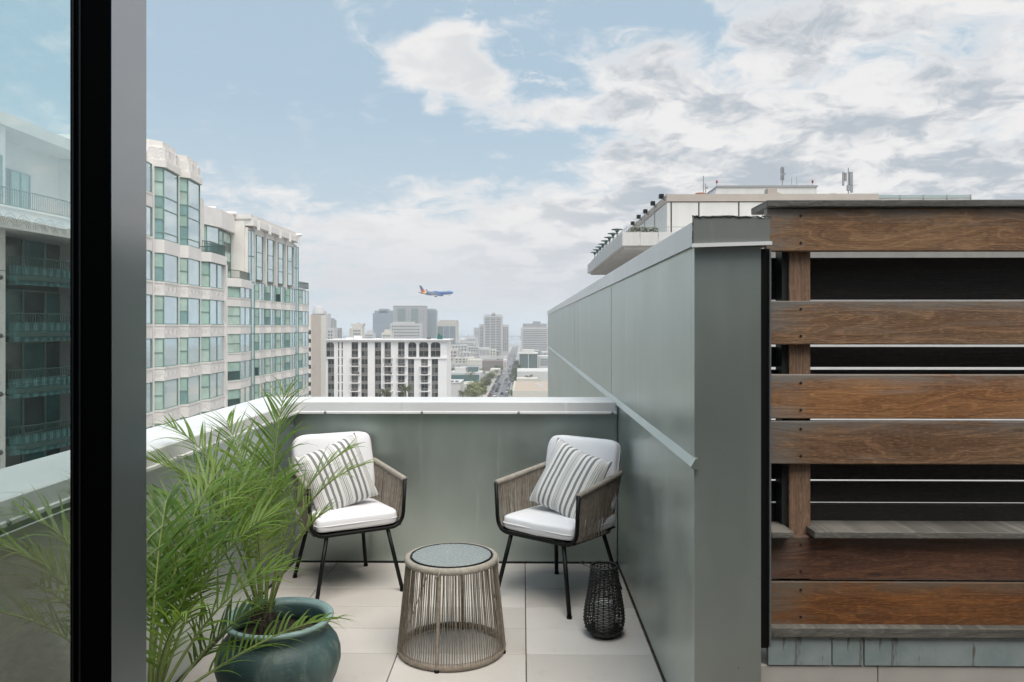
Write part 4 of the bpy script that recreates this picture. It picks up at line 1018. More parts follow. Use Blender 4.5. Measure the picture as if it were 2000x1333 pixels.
for zz in (E + 3.1, E - 0.6, E - 3.8):
    build(MB().box(X3 - .105, X3 - .09, ya - 14, ya - .003, zz, zz + .03), 'wall_joint', JOINT, LB)
build(MB().box(X3 - 12, X3 + .1, ya - 14, yz, E + 11.203, E + 11.9), 'parapet_block', STONE, LB)
# ================================================================== hotel on the right
CONC = mat('white_concrete_panel', (0.68, 0.66, 0.63), 0.75, var=0.05, vscale=0.35, stretch=(3, 3, 0.3))
TANB = mat('tan_fascia_band', (0.46, 0.40, 0.35), 0.75, var=0.06, vscale=0.4)
TERC = mat('terracotta_tank', (0.36, 0.16, 0.10), 0.7)
GREYM = mat('grey_metal_equipment', (0.33, 0.34, 0.34), 0.5, 0.2)
RH = thing('hotel_block', 'white concrete hotel with projecting roof terrace above the grey wall', 'building', (30, 85, GZ))
YT = 72.0; XT = Xat(1215, YT); XE = 60.0
zt1, zt0 = Zat(454, YT, 1215), Zat(480, YT, 1215)
YE = Yon(1147.5, XT)
ny = 16
for i in range(ny):                                              # fascia panels along the side
    a = YT + (YE - YT) * i / ny; b = YT + (YE - YT) * (i + 1) / ny
    build(MB().box(XT, XT + 0.35, a + (0.36 if i == 0 else .04), b - .04, zt0, zt1), 'fascia_panel', CONC, RH)
build(MB().box(XT + .05, XE, YT + .06, YE, zt0 + 0.12, zt1 - .5), 'terrace_slab', CONC, RH)
xs = [XT, Xat(1250, YT), Xat(1285.5, YT), Xat(1340, YT), Xat(1400, YT), Xat(1470, YT), Xat(1600, YT), Xat(1800, YT), XE]
for a, b in zip(xs, xs[1:]): build(MB().box(a + .03, b - .03, YT, YT + .35, zt0, zt1), 'fascia_panel', CONC, RH)
for i in range(5):
    y = YT + 3 + i * 8.2
    build(MB().box(XT + 3.6, XT + 4.8, y, y + 1.6, GZ, zt0 + .118), 'column', CONC, RH)
build(MB().box(XT + 7, XE, YT + 5, YE + 4, GZ, zt0 + .118), 'wall', CONC, RH)
m = MB()
for i in range(20):
    y = YT + (YE - YT) * (i + .5) / 20; m.box(XT + .36, XT + 6.9, y - .12, y + .12, zt0 - .25, zt0 + .117)
stuff(build(m, 'soffit_rib', CONC, RH))
r = build(MB().tube([(XT + .5, YE - 1, zt1 + .55), (XT + .5, YT + .5, zt1 + .55), (XT + 11, YT + .5, zt1 + .55)], 0.03, 5), 'railing', GREYM, RH)
m = MB()
for k in range(24): m.tube([(XT + .5, YT + .5 + k * 1.6, zt1 - .3), (XT + .5, YT + .5 + k * 1.6, zt1 + .55)], .02, 4)
for k in range(9): m.tube([(XT + .5 + k * 1.3, YT + .5, zt1 - .3), (XT + .5 + k * 1.3, YT + .5, zt1 + .55)], .02, 4)
stuff(build(m, 'railing_posts', GREYM, r))
# upper storey
YU = 79.0; XU = Xat(1303, YU); zr1 = Zat(380, YU, 1303); zr0 = Zat(394, YU, 1303); YUE = Yon(1195, XU); XF = Xat(1716, YU)
build(MB().box(XU + .2, XF, YU + .2, YUE, zt0 + .12, zr0 + .02), 'wall_core', JOINT, RH)
xs = [XU, Xat(1311, YU), Xat(1365, YU), Xat(1443, YU), Xat(1520, YU), Xat(1600, YU), XF]
for i, (a, b) in enumerate(zip(xs, xs[1:])): build(MB().box(a + (.08 if i else 0), b - .08, YU, YU + .25, zt1 - .49, zr0 - .1), 'wall_panel', CONC, RH)
ny = 7
for i in range(ny):
    a = YU + .26 + (YUE - YU) * i / ny; b = YU + .26 + (YUE - YU) * (i + 1) / ny
    build(MB().box(XU, XU + .25, a + .06, b - .06, zt1 - .49, zr0 - .1), 'wall_panel', CONC if i < 4 else GDARK, RH)
    build(MB().box(XU - .1, XU + .1, b - .1, b + .1, zt1 - .49, zr1 + .15), 'mullion', GREYM, RH)
build(MB().box(XU - .05, XF, YU - .1, YU + 1.0, zr0, zr1), 'roof_fascia', TANB, RH)
build(MB().box(XU - .05, XU + 1, YU + 1.003, YUE, zr0, zr1), 'roof_fascia', TANB, RH)
build(MB().box(XU + 1, XF, YU + 1.003, YUE, zr0 + .02, zr1 - .3), 'roof', ROOFG, RH)
# penthouse with sloped end
YP = 86.0
x0, x1, x2 = Xat(1380, YP), Xat(1401, YP), Xat(1595, YP); zp = Zat(363, YP, 1400)
build(MB().extr([(x0, zr1 - 1.5), (x2, zr1 - 1.5), (x2, zp - .2), (x1, zp - .2)], 1, YP, YP + 12), 'penthouse', CONC, RH)
build(MB().box(x1 - .05, x2 + .1, YP - .1, YP + 12, zp - .2, zp), 'penthouse_coping', GREYM, RH)
build(MB().box(x1 + .5, x2 - .1, YP - .06, YP - .002, zp - 1.1, zp - 1.0), 'penthouse_band', TANB, RH)
hx0, hx1 = Xat(1500, YU + 2), Xat(1518, YU + 2)
build(MB().box(hx0, hx1, YU + 2, YU + 3.2, zr1 - .4, Zat(368, YU + 2, 1500)), 'vent_box', TANB, RH)
build(MB().extr([(hx1 + .01, zr1 - .4), (hx1 + 2.4, zr1 - .4), (hx1 + .01, zr1 + .55)], 1, YU + 2, YU + 3), 'vent_hood', TANB, RH)
cx = Xat(1634, YU + 2)
build(MB().lathe([(.5, 0), (.5, .75), (.42, .85), (0, .87)], 16, (cx, YU + 3, zr1 - .3)), 'round_vent', TANB, RH)
cx = Xat(1367.5, YU + 3)
build(MB().lathe([(.55, 0), (.55, .9), (.5, .98), (0, 1.0)], 16, (cx, YU + 3, zr1 - .35)), 'tank', TERC, RH)
gx0, gx1 = Xat(1712, YU + 2), Xat(1896, YU + 2)
build(MB().box(gx0, gx1, YU + 2.1, YU + 8, zt0, Zat(387, YU + 2, 1800) - .01), 'wall', CONC, RH)
sk = build(MB().box(gx0, gx1, YU + 2, YU + 4, Zat(387, YU + 2, 1800), Zat(381, YU + 2, 1800)), 'skylight', mat('pale_green_skylight', (0.35, 0.42, 0.41), 0.3), RH)
for k in range(5):
    x = gx0 + (gx1 - gx0) * k / 4; build(MB().box(x - .05, x + .05, YU + 1.95, YU + 2.05, zr1 - .3, Zat(381, YU + 2, 1800)), 'skylight_post', GREYM, sk)
def mast(px, ptop, Y, zb, r=.05, boxes=()):
    x = Xat(px, Y); zt = Zat(ptop, Y, px)
    o = build(MB().tube([(x, Y, zb), (x, Y, zt)], r, 6), 'mast', GREYM, RH)
    for dx, dz, w, h in boxes: build(MB().box(x + dx - w / 2, x + dx + w / 2, Y - .12, Y + .12, zt + dz - h / 2, zt + dz + h / 2), 'antenna_panel', GREYM, o)
mast(1374, 344, YU + 3, zr1 - .3); mast(1378, 358, YU + 3.2, zr1 - .3, .04, ((.12, -.5, .22, .2),))
mast(1528, 325, YP + 2, zp, .06, ((-.14, -.5, .08, .7), (.14, -.5, .08, .7), (-.14, -1.3, .08, .6), (.14, -1.3, .08, .6), (.25, -.9, .12, .2)))
mast(1546, 347, YP + 2, zp, .025); mast(1556, 347, YP + 2, zp, .025)
mast(1657, 328, YU + 5, zr1 - .3, .06, ((-.55, -1.2, .14, 1.5), (.28, -1.2, .32, 1.5), (-.3, -1.0, .2, .9), (.05, -2.2, .4, .6), (.35, -2.3, .2, .8)))
cxm = Xat(1671, YU + 5); build(MB().extr([(cxm - .6, zr1 + .5), (cxm + .5, zr1 + .5), (cxm + .7, zr1 + .85), (cxm - .3, zr1 + .85)], 1, YU + 4.8, YU + 5.6), 'dish', GREYM, RH)
for px in (1400, 1587):
    x = Xat(px, YP + 1); o = build(MB().tube([(x, YP + 1, zp), (x, YP + 1, zp + .45)], .03, 5), 'beacon_post', GREYM, RH)
    build(MB().lathe([(.1, 0), (.12, .1), (.1, .3), (0, .34)], 8, (x, YP + 1, zp + .45)), 'beacon', mat('red_beacon', (0.30, 0.03, 0.025), 0.4), o)
for i in range(5):                                               # floodlights on the roof edge
    y = YU + 1 + i * 5.2; c = Vector((XU - .35, y, zr1 - .25 + .1 * (i % 2)))
    o = build(MB().box(c.x - .3, c.x + .15, c.y - .3, c.y + .3, c.z, c.z + .42), 'floodlight', BLACK, RH)
    build(MB().tube([(c.x, c.y, c.z), (XU + .1, c.y, c.z - .3)], .04, 5), 'bracket', BLACK, o)
for i in range(8):                                               # mushroom lamps on the terrace edge
    y = YT + 9.5 + i * 3.6; x = XT + .7
    la = build(MB().tube([(x, y, zt1 - .3), (x, y, zt1 + 1.25)], .05, 6), 'terrace_lamp', RAILM, RH)
    build(MB().lathe([(.06, 0), (.16, .1), (.22, .25), (.62, .32), (.60, .38), (0, .46)], 14, (x, y, zt1 + 1.1)), 'lamp_shade', RAILM, la)
PLG = mat('terrace_shrub_leaf', (0.17, 0.20, 0.07), 0.7, var=0.4, vscale=2)
for k, px in enumerate((1240, 1253, 1266, 1279)):
    c = at(px, 452, YT + 2); rn = random.Random(k); m = MB()
    for j in range(160):
        d = Vector((rn.gauss(0, 1), rn.gauss(0, 1), rn.gauss(0, 1))).normalized() * rn.uniform(.2, .42); q = c + Vector((d.x * 1.1, d.y, d.z * .8 + .15)); a = rn.uniform(0, 6.28)
        u = Vector((math.cos(a), math.sin(a), rn.uniform(-.5, .8))) * .1; w = Vector((-math.sin(a), math.cos(a), .2)) * .05
        m.face([q - u, q + w, q + u, q - w])
    sh = thing('terrace_shrub', 'small %s shrub along the hotel terrace railing' % ('first', 'second', 'third', 'fourth')[k], 'shrub', c - Vector((0, 0, .4)), 0, 'terrace shrubs')
    stuff(build(m, 'foliage', PLG, sh))
    build(MB().lathe([(.25, 0), (.32, .3)], 10, c - Vector((0, 0, .55))), 'planter', CONC, sh)
# ================================================================== ground, street, white slab block
GRND = mat('city_ground', (0.30, 0.29, 0.275), 0.9, var=0.3, vscale=0.02)
ROAD = mat('asphalt', (0.17, 0.17, 0.175), 0.9, var=0.12, vscale=0.2)
PAVE = mat('pavement_concrete', (0.42, 0.40, 0.37), 0.9, var=0.1, vscale=0.3)
PMARK = mat('road_paint', (0.75, 0.74, 0.70), 0.8)
g = MB().face([(-9000, -1500, GZ), (9000, -1500, GZ), (9000, 9000, GZ), (-9000, 9000, GZ)])
struct(build(g, 'ground', GRND))
WATER = mat('bay_water', (0.20, 0.27, 0.31), 0.12, var=0.08, vscale=0.01)
struct(build(MB().face([(-8900, 1650, GZ + .3), (8900, 1650, GZ + .3), (8900, 8900, GZ + .3), (-8900, 8900, GZ + .3)]), 'water', WATER))
RX0, RX1 = -20.0, -8.3
struct(build(MB().face([(RX0, 60, GZ + .02), (RX1, 60, GZ + .02), (RX1, 1500, GZ + .02), (RX0, 1500, GZ + .02)]), 'road', ROAD))
struct(build(MB().box(RX0 - 4, RX0, 60, 1500, GZ - .2, GZ + .14), 'pavement', PAVE)); struct(build(MB().box(RX1, RX1 + 3.5, 60, 1500, GZ - .2, GZ + .14), 'pavement', PAVE))
m = MB()
for k in range(90):
    y = 300 + k * 9
    m.face([(-14.25, y, GZ + .026), (-14.05, y, GZ + .026), (-14.05, y + 4, GZ + .026), (-14.25, y + 4, GZ + .026)])
struct(build(m, 'road_marking', PMARK))
for y in (520, 640, 780, 930, 1090):
    struct(build(MB().face([(-160, y, GZ + .023), (160, y, GZ + .023), (160, y + 11, GZ + .023), (-160, y + 11, GZ + .023)]), 'cross_road', ROAD))
# ---- white slab block
WHT = mat('white_stucco', (0.86, 0.845, 0.835), 0.8, var=0.03, vscale=0.15)
WSP = mat('grey_window_spandrel', (0.20, 0.19, 0.18), 0.7)
WGL = mat('dark_apartment_glass', (0.018, 0.024, 0.024), 0.06, 0.0, 1.35, var=0.4, vscale=0.3)
WGL2 = mat('curtained_apartment_glass', (0.12, 0.125, 0.12), 0.1, 0.0, 1.4, var=0.3, vscale=0.4)
WFR = mat('pale_window_frame', (0.42, 0.41, 0.40), 0.6)
BSHD = mat('balcony_metal', (0.45, 0.44, 0.43), 0.6)
YW = 278.0
def z3(zx, zy, Y=YW): return at(590 + .18 * zx, 560 + .18 * zy, Y)
wx = lambda zx: z3(zx, 433).x
wz = lambda zy: z3(800, zy).z
WB = thing('apartment_block', 'white slab apartment block with balcony columns and arched top windows', 'building', (wx(920), YW, GZ))
x0, x1 = wx(258), wx(1570)
# recessed window wall behind, solid piers in front
build(MB().box(x0, x1, YW + .6, YW + 17, GZ, wz(602)), 'wall', WHT, WB)
colsW = [(278, 347, 'w'), (535, 607, 'b'), (640, 712, 'w'), (788, 857, 'w'), (893, 963, 'b'), (1040, 1112, 'b'), (1147, 1215, 'w'), (1290, 1365, 'b'), (1405, 1475, 'w')]
arches = [(260, 347), (1150, 1240), (1268, 1370), (1395, 1500)]
low = wz(785)
def solid(a, b, zt, zb=GZ): build(MB().box(wx(a), wx(b), YW, YW + .598, zb, zt), 'pier', WHT, WB)
ztop = wz(603)
prev = 258
segs = []
for a, b, k in colsW: segs.append((prev, a)); prev = b
segs.append((prev, 1570))
slit = [(390, 403), (428, 441)]
for a, b in segs:
    if a == 347:
        for q, r in ((347, 390), (403, 428), (441, 535)): solid(q, r, ztop)
        continue
    top = low if (a >= 1215 or (a, b) == (258, 278) or (a, b) == (1112, 1147)) else ztop
    solid(a, b, top)
# upper right and upper left zones with arches
prev = 1112
for a, b in arches[1:]:
    solid(prev, a, ztop, low + .003); prev = b
solid(prev, 1570, ztop, low + .003)
build(MB().box(wx(1138), wx(1578), YW - .35, YW + .3, wz(785), wz(766)), 'ledge', WHT, WB)
build(MB().box(wx(255), wx(352), YW - .35, YW + .3, wz(785), wz(766)), 'ledge', WHT, WB)
floors = [(610, 668), (697, 757), (787, 847), (877, 939), (968, 1029), (1058, 1119), (1150, 1211), (1241, 1302), (1332, 1393), (1423, 1484)]
paneC = {}
rw = random.Random(4)
def wwin(a, b, zt_, zb_, two=True):
    X0, X1, Z0, Z1 = wx(a), wx(b), wz(zb_), wz(zt_)
    m = MB(); f = .07; xm = (X0 + X1) / 2; Yf = YW + .45
    m.box(X0, X1, Yf, Yf + .1, Z0, Z0 + f).box(X0, X1, Yf, Yf + .1, Z1 - f, Z1)
    for x in (X0, xm - f / 2, X1 - f): m.box(x, x + f, Yf + .003, Yf + .097, Z0 + f, Z1 - f)
    w = build(m, 'window', WFR, WB)
    for q, r in ((X0, xm), (xm, X1)):
        build(MB().face([(q + .02, Yf + .06, Z0 + .02), (r - .02, Yf + .06, Z0 + .02), (r - .02, Yf + .06, Z1 - .02), (q + .02, Yf + .06, Z1 - .02)]), 'pane', rw.choice((WGL, WGL, WGL, WGL2)), w)
for a, b, kind in colsW:
    ups = a in (278, 1147, 1290, 1405)
    fl = floors[2:] if ups else floors
    build(MB().box(wx(a), wx(b), YW + .55, YW + .597, GZ + 4, low if ups else ztop), 'spandrel', WSP, WB)
    for i, (t_, b_) in enumerate(fl):
        if kind == 'w': wwin(a, b, t_, b_)
        else:
            wwin(a, b, t_, b_ + 12)
            if not (i == 0 and not ups):
                zf = wz(b_ + 14)
                s = build(MB().box(wx(a - 12), wx(b + 24), YW - 1.3, YW - .003, zf - .25, zf), 'balcony', WHT, WB)
                build(MB().box(wx(a - 10), wx(b + 22), YW - 1.28, YW - 1.24, zf + .95, zf + 1.03), 'railing', BSHD, s)
                mm = MB()
                for k in range(16):
                    x = wx(a - 10) + (wx(b + 22) - wx(a - 10)) * k / 15; mm.box(x - .015, x + .015, YW - 1.275, YW - 1.245, zf, zf + .95)
                stuff(build(mm, 'balusters', BSHD, s))
                if rw.random() < .55:
                    mm = MB()
                    for k in range(3):
                        x = wx(a) + rw.uniform(0, wx(b) - wx(a)); mm.box(x, x + rw.uniform(.4, .8), YW - .9, YW - .3, zf, zf + rw.uniform(.4, .9))
                    stuff(build(mm, 'balcony_clutter', rw.choice((JOINT, WSP)), s))
for a, b in slit:
    build(MB().box(wx(a), wx(b), YW + .4, YW + .597, GZ + 4, ztop), 'slit_window', WGL, WB)
    for t_, b_ in floors: build(MB().box(wx(a), wx(b), YW + .1, YW + .4, wz(b_ + 20), wz(b_ + 8)), 'slit_sill', WHT, WB)
def archtop(a, b, zt_, zb_):
    X0, X1, Z0, Z1 = wx(a), wx(b), wz(zb_), wz(zt_); r = (Z1 - Z0) * .55
    pts = [(X0, Z1), (X1, Z1)] + [(X1 - r + r * math.cos(t), Z1 - r + r * math.sin(t)) for t in [R(90) * k / 6 for k in range(7)]]
    # two corner fillets make the rounded head
    for s in (0, 1):
        c = (X1 - r) if s else (X0 + r); e = X1 if s else X0
        poly = [(e, Z1), (e, Z1 - r)] + [(c + (1 if s else -1) * r * math.cos(t), Z1 - r + r * math.sin(t)) for t in [R(90) * k / 6 for k in range(1, 7)]]
        build(MB().extr(poly, 1, YW + .02, YW + .3), 'arch_head', WHT, WB)
for a, b in arches:
    build(MB().box(wx(a), wx(b), YW + .55, YW + .597, low, ztop), 'spandrel', WSP, WB)
    wwin(a, b, 610, 668); wwin(a, b, 697, 757); archtop(a, b, 605, 668)
build(MB().box(wx(250), wx(1590), YW - .5, YW + 17.4, ztop, ztop + .35), 'cornice', WHT, WB)
build(MB().box(wx(255), wx(1580), YW - .8, YW + 17.6, ztop + .353, wz(583)), 'cornice', WHT, WB)
build(MB().box(wx(255), wx(1604), YW - 1.1, YW + 17.8, wz(583) + .003, wz(574)), 'cornice', WHT, WB)
for a, b, t in ((440, 510, 558), (520, 590, 540), (1330, 1365, 556), (760, 800, 566)): build(MB().box(wx(a), wx(b), YW + 6, YW + 10, wz(574), wz(t)), 'roof_unit', WHT if a != 1330 else JOINT, WB)
c = [wx(1450), wx(1512), wz(574), wz(505)]
build(MB().extr([(c[0], c[2]), (c[1], c[2]), (c[1], c[2] + (c[3] - c[2]) * .42), (c[0] + .3, c[3])], 1, YW + 4, YW + 4.6), 'roof_sail', mat('teal_roof_sail', (0.0, 0.11, 0.10), 0.6), WB)
# ---- beige neighbour with stacked openings
BEI = mat('beige_stucco', (0.58, 0.52, 0.46), 0.8, var=0.04, vscale=0.2); CRE = mat('cream_stucco', (0.74, 0.71, 0.66), 0.8, var=0.03, vscale=0.2)
NB = thing('apartment_block', 'plain beige end wall block with stacked dark loggias beside the green bay tower', 'building', (Xat(615, 250), 250, GZ))
YN = 250.0
nx = lambda zx: at(590 + .18 * zx, 638, YN).x
nz = lambda zy: at(700, 560 + .18 * zy, YN).z
XS = nx(102); YM, YK = Yon(627, XS), Yon(636, XS)
build(MB().box(XS - .2, XS, YN, YM - .01, GZ, nz(300)), 'wall', BEI, NB)
build(MB().box(XS - .2, XS + .08, YM, YK, GZ, nz(300) - .15), 'fin_wall', CRE, NB)
build(MB().box(nx(-60), XS - .203, YN + 3.5, YK, GZ, nz(310)), 'wall', CRE, NB)
for k in range(9):
    zy = 475 + 94 * k
    build(MB().box(nx(-60), XS - .203, YN + .2, YN + 3.49, nz(zy + 94), nz(zy + 45)), 'loggia_parapet', CRE, NB)
    w = build(MB().box(nx(-60), XS - .21, YN + 3.4, YN + 3.49, nz(zy + 45), nz(zy)), 'loggia_opening', WGL, NB)
    build(MB().box(nx(46), nx(60), YN + 1.5, YN + 3.39, nz(zy + 45), nz(zy)), 'loggia_post', CRE, w)
build(MB().box(nx(-60), XS - .203, YN + .2, YN + 3.49, nz(475), nz(452)), 'loggia_parapet', CRE, NB)
# ================================================================== downtown towers in the haze
def tmat(n, c, r=0.8): return mat(n, c, r, var=0.04, vscale=0.03)
T_GREY = tmat('tower_grey_stone', (0.31, 0.31, 0.31)); T_LIGHT = tmat('tower_light_stone', (0.52, 0.51, 0.50)); T_CREAM = tmat('tower_cream_stone', (0.62, 0.59, 0.52)); T_TAN = tmat('tower_tan_stone', (0.50, 0.46, 0.41))
T_BLUE = mat('tower_blue_glass', (0.19, 0.25, 0.30), 0.15, 0.2, 1.6, var=0.08, vscale=0.05); T_GRN = mat('tower_green_glass', (0.10, 0.16, 0.155), 0.15, 0.2, 1.6, var=0.08, vscale=0.05)
T_WIN = mat('tower_window_glass', (0.10, 0.115, 0.125), 0.15, 0.0, 1.5, var=0.3, vscale=0.05); T_BRN = tmat('brown_brick_block', (0.19, 0.15, 0.14)); T_ROOF = tmat('pale_roof', (0.6, 0.59, 0.57)); T_BRICK = tmat('tan_roofing', (0.47, 0.38, 0.30))
def wgrid(mb, x0, x1, z0, z1, Y, nx_, nz_, fx=.6, fz=.55, d=.25):
    dx = (x1 - x0) / nx_; dz = (z1 - z0) / nz_
    for i in range(nx_):
        for j in range(nz_):
            a = x0 + dx * (i + (1 - fx) / 2); c = z0 + dz * (j + (1 - fz) / 2)
            mb.box(a, a + dx * fx, Y - d, Y + .05, c, c + dz * fz)
    return mb
def sgrid(mb, X, y0, y1, z0, z1, ny_, nz_, sgn, fy=.6, fz=.55, d=.25):
    dy = (y1 - y0) / ny_; dz = (z1 - z0) / nz_
    for i in range(ny_):
        for j in range(nz_):
            a = y0 + dy * (i + (1 - fy) / 2); c = z0 + dz * (j + (1 - fz) / 2)
            mb.box(min(X, X + sgn * d), max(X, X + sgn * d), a, a + dy * fy, c, c + dz * fz)
    return mb
def tower(name, label, px0, px1, ptop, Y, dep, body, nxw, nzw, zwin0=None, fx=.6, fz=.55, top=None, cat='building', win=T_WIN, side=0, base=None, group=None, m=1.5):
    x0, x1 = Xat(px0, Y), Xat(px1, Y); zt = Zat(ptop, Y, px0)
    t = thing(name, label, cat, ((x0 + x1) / 2, Y, GZ), 0, group)
    build(MB().box(x0, x1, Y, Y + dep, GZ, zt), 'wall', body, t)
    zb = base if base is not None else max(GZ + 3, zt - nzw * 4.2)
    if nxw:
        mb = wgrid(MB(), x0 + m, x1 - m, zb, zt - 2, Y, nxw, nzw, fx, fz)
        if side: sgrid(mb, x1 if side > 0 else x0, Y + 2, Y + dep - 2, zb, zt - 2, max(3, int(nxw * dep / (x1 - x0))), nzw, side, fx, fz)
        stuff(build(mb, 'windows', win, t))
    if top:
        for a, b, p in top: build(MB().box(Xat(a, Y), Xat(b, Y), Y + 2, Y + dep - 2, zt + .01, Zat(p, Y, a)), 'roof_block', body, t)
    return t, x0, x1, zt
# from left to right
t, x0, x1, zt = tower('round_tower', 'domed cylindrical tower rising behind the beige end wall', 611, 632, 608, 1000, 16, T_LIGHT, 6, 14, fz=.5)
cx = (x0 + x1) / 2; build(MB().lathe([(7.6, -46), (7.6, 0), (7.0, .6), (6.6, 3), (5.2, 5.6), (3, 7.2), (0, 7.8)], 24, (cx, 1001, zt)), 'drum', T_LIGHT, t, smooth=True)
stuff(build(MB().lathe([(7.75, -5), (7.75, -3.6)], 24, (cx, 1001, zt), False), 'windows', T_WIN, t))
tower('office_tower', 'slim pale tower stepping down right of the domed tower', 626, 640, 613, 1060, 18, T_LIGHT, 4, 18)
t, x0, x1, zt = tower('rounded_tower', 'round cornered grey apartment tower above the white block roof', 636, 651, 625, 1150, 20, T_GREY, 6, 16, top=((639, 648, 622),))
tower('apartment_house', 'white block with two window columns behind the white slab roof', 637, 653, 641, 760, 14, T_LIGHT, 2, 10, fx=.5, fz=.6)
tower('apartment_house', 'small green glazed block at the end of the left skyline', 653, 662, 641, 800, 14, T_GREY, 2, 9, fx=.85, fz=.7, win=T_GRN, m=.2)
t, x0, x1, zt = tower('cream_tower', 'cream tower with flaring flat hat roof', 687, 707, 640, 850, 14, T_CREAM, 5, 10, fz=.5)
build(MB().extr([(x0 + .5, zt), (x1 - .5, zt), (x1 + 1.4, zt + 4.2), (x0 - 1.4, zt + 4.2)], 1, 850.5, 864), 'hat_roof', T_CREAM, t)
build(MB().box(x0 + 4.5, x0 + 7, 855, 858, zt + 4.21, zt + 6), 'roof_block', T_CREAM, t)
build(MB().box(x0 - 3.2, x0 - .01, 852, 862, GZ, zt - 1), 'wing', T_CREAM, t)
tower('office_block', 'small hazy block with pointed centre between cream tower and blue tower', 712, 730, 651, 1300, 20, T_LIGHT, 8, 6, top=((716, 726, 646),))
tower('glass_tower', 'pale blue glass tower with stepped plant deck', 728, 771, 612, 1500, 30, T_BLUE, 18, 26, fx=.82, fz=.6, win=T_BLUE, top=((731, 767, 607), (740, 757, 603.5)), m=.5)
t, x0, x1, zt = tower('broad_tower', 'broadest grey tower with two dark glazed strips', 768, 830.5, 599, 1400, 30, T_GREY, 0, 0)
for a, b in ((776.5, 792), (803, 817)):
    build(MB().box(Xat(a, 1400), Xat(b, 1400), 1399.6, 1400.05, GZ + 5, zt - 4), 'glazed_strip', T_GRN, t)
mb = MB()
for a, b in ((769.5, 776), (792.5, 802.5), (818, 829.5)): wgrid(mb, Xat(a, 1400), Xat(b, 1400), zt - 92, zt - 6, 1400, 2 if b - a < 9 else 3, 22, .45, .45)
stuff(build(mb, 'windows', T_WIN, t))
build(MB().box(x0 - .3, x1 + .3, 1399.3, 1430.3, zt + .01, zt + 1.4), 'roof_rim', T_GREY, t)
tower('grid_block', 'light grey office block with regular window grid in front of the broad tower', 762, 822, 632, 1000, 24, T_LIGHT, 11, 9, fx=.66, fz=.45, top=((766, 806, 628.8),))
tower('cream_block', 'low stepped cream building left of the grid office block', 745, 765, 650, 950, 16, T_CREAM, 6, 7, fz=.45, top=((750, 762, 644),))
tower('slim_glass_tower', 'slender blue green glass tower right of the broad tower', 831.5, 853, 606, 1450, 22, T_BLUE, 9, 27, fx=.85, fz=.55, win=T_GRN, top=((834, 850, 603.5),), m=.4)
t, x0, x1, zt = tower('framed_tower', 'tan framed tower with tall glass field behind the teal sail', 853, 893, 628, 1100, 24, T_TAN, 0, 0, top=((858, 892, 625.3),))
mb = MB()
for k in range(3):
    a = 854.5 + 12 * k; build(MB().box(Xat(a, 1100), Xat(a + 11, 1100), 1099.6, 1100.05, GZ + 8, zt - 7), 'glazed_strip', T_BLUE if k else T_GRN, t); wgrid(mb, Xat(a, 1100), Xat(a + 11, 1100), zt - 56, zt - 8, 1099.6, 6, 15, .8, .35, .15)
stuff(build(mb, 'windows', T_WIN, t))
t, x0, x1, zt = tower('grey_hotel', 'hazy grey block with small domed cupola left of the stepped tower', 892, 927, 668, 1250, 26, T_LIGHT, 16, 8, fx=.6, fz=.5)
build(MB().lathe([(4, 0), (4, 2.5), (3.2, 4.6), (1.5, 6), (0, 6.4)], 16, (Xat(903, 1250), 1258, zt)), 'cupola', T_LIGHT, t, smooth=True)
tower('hazy_tower', 'faint pale tower just left of the stepped tower', 925, 937, 640, 1550, 24, T_LIGHT, 5, 14, fz=.5)
tower('hazy_block', 'faint twin topped block left of the stepped tower', 911, 932, 660, 1400, 24, T_LIGHT, 8, 8, fz=.5, top=((912, 917, 655), (922, 926, 656)))
t, x0, x1, zt = tower('stepped_tower', 'tall stepped stone tower with window bands beside the street', 944.5, 981.5, 617, 1050, 30, T_LIGHT, 3, 22, fx=.84, fz=.42, top=((947, 980, 614.5), (960, 967, 611)), win=T_WIN)
for a, b, p, q in ((936, 944.4, 633.5, 3), (981.6, 993, 634.5, 3)):
    X0, X1, Z = Xat(a, 1050), Xat(b, 1050), Zat(p, 1050)
    w = build(MB().box(X0, X1, 1052, 1078, GZ, Z), 'wing', T_LIGHT, t)
    stuff(build(wgrid(MB(), X0 + .4, X1 - .4, GZ + 6, Z - 3, 1052, q, 17, .7, .5), 'windows', T_WIN, w))
tower('white_annex', 'white gridded annex at the foot of the stepped tower', 936, 957, 680, 980, 20, T_ROOF, 7, 5, fx=.5, fz=.55, m=.5)
t, x0, x1, zt = tower('banded_tower', 'pale office tower with dark horizontal window bands next to the grey wall', 1017, 1072, 640, 1000, 30, T_LIGHT, 1, 13, fx=.93, fz=.3, base=GZ + 6)
build(MB().box(Xat(1021, 1000), Xat(1068, 1000), 1003, 1026, zt + .01, Zat(632.5, 1000)), 'roof_block', T_GREY, t)
build(MB().box(Xat(1041, 1000), Xat(1056, 1000), 1008, 1020, Zat(632.4, 1000), Zat(628, 1000)), 'roof_block', T_GREY, t)
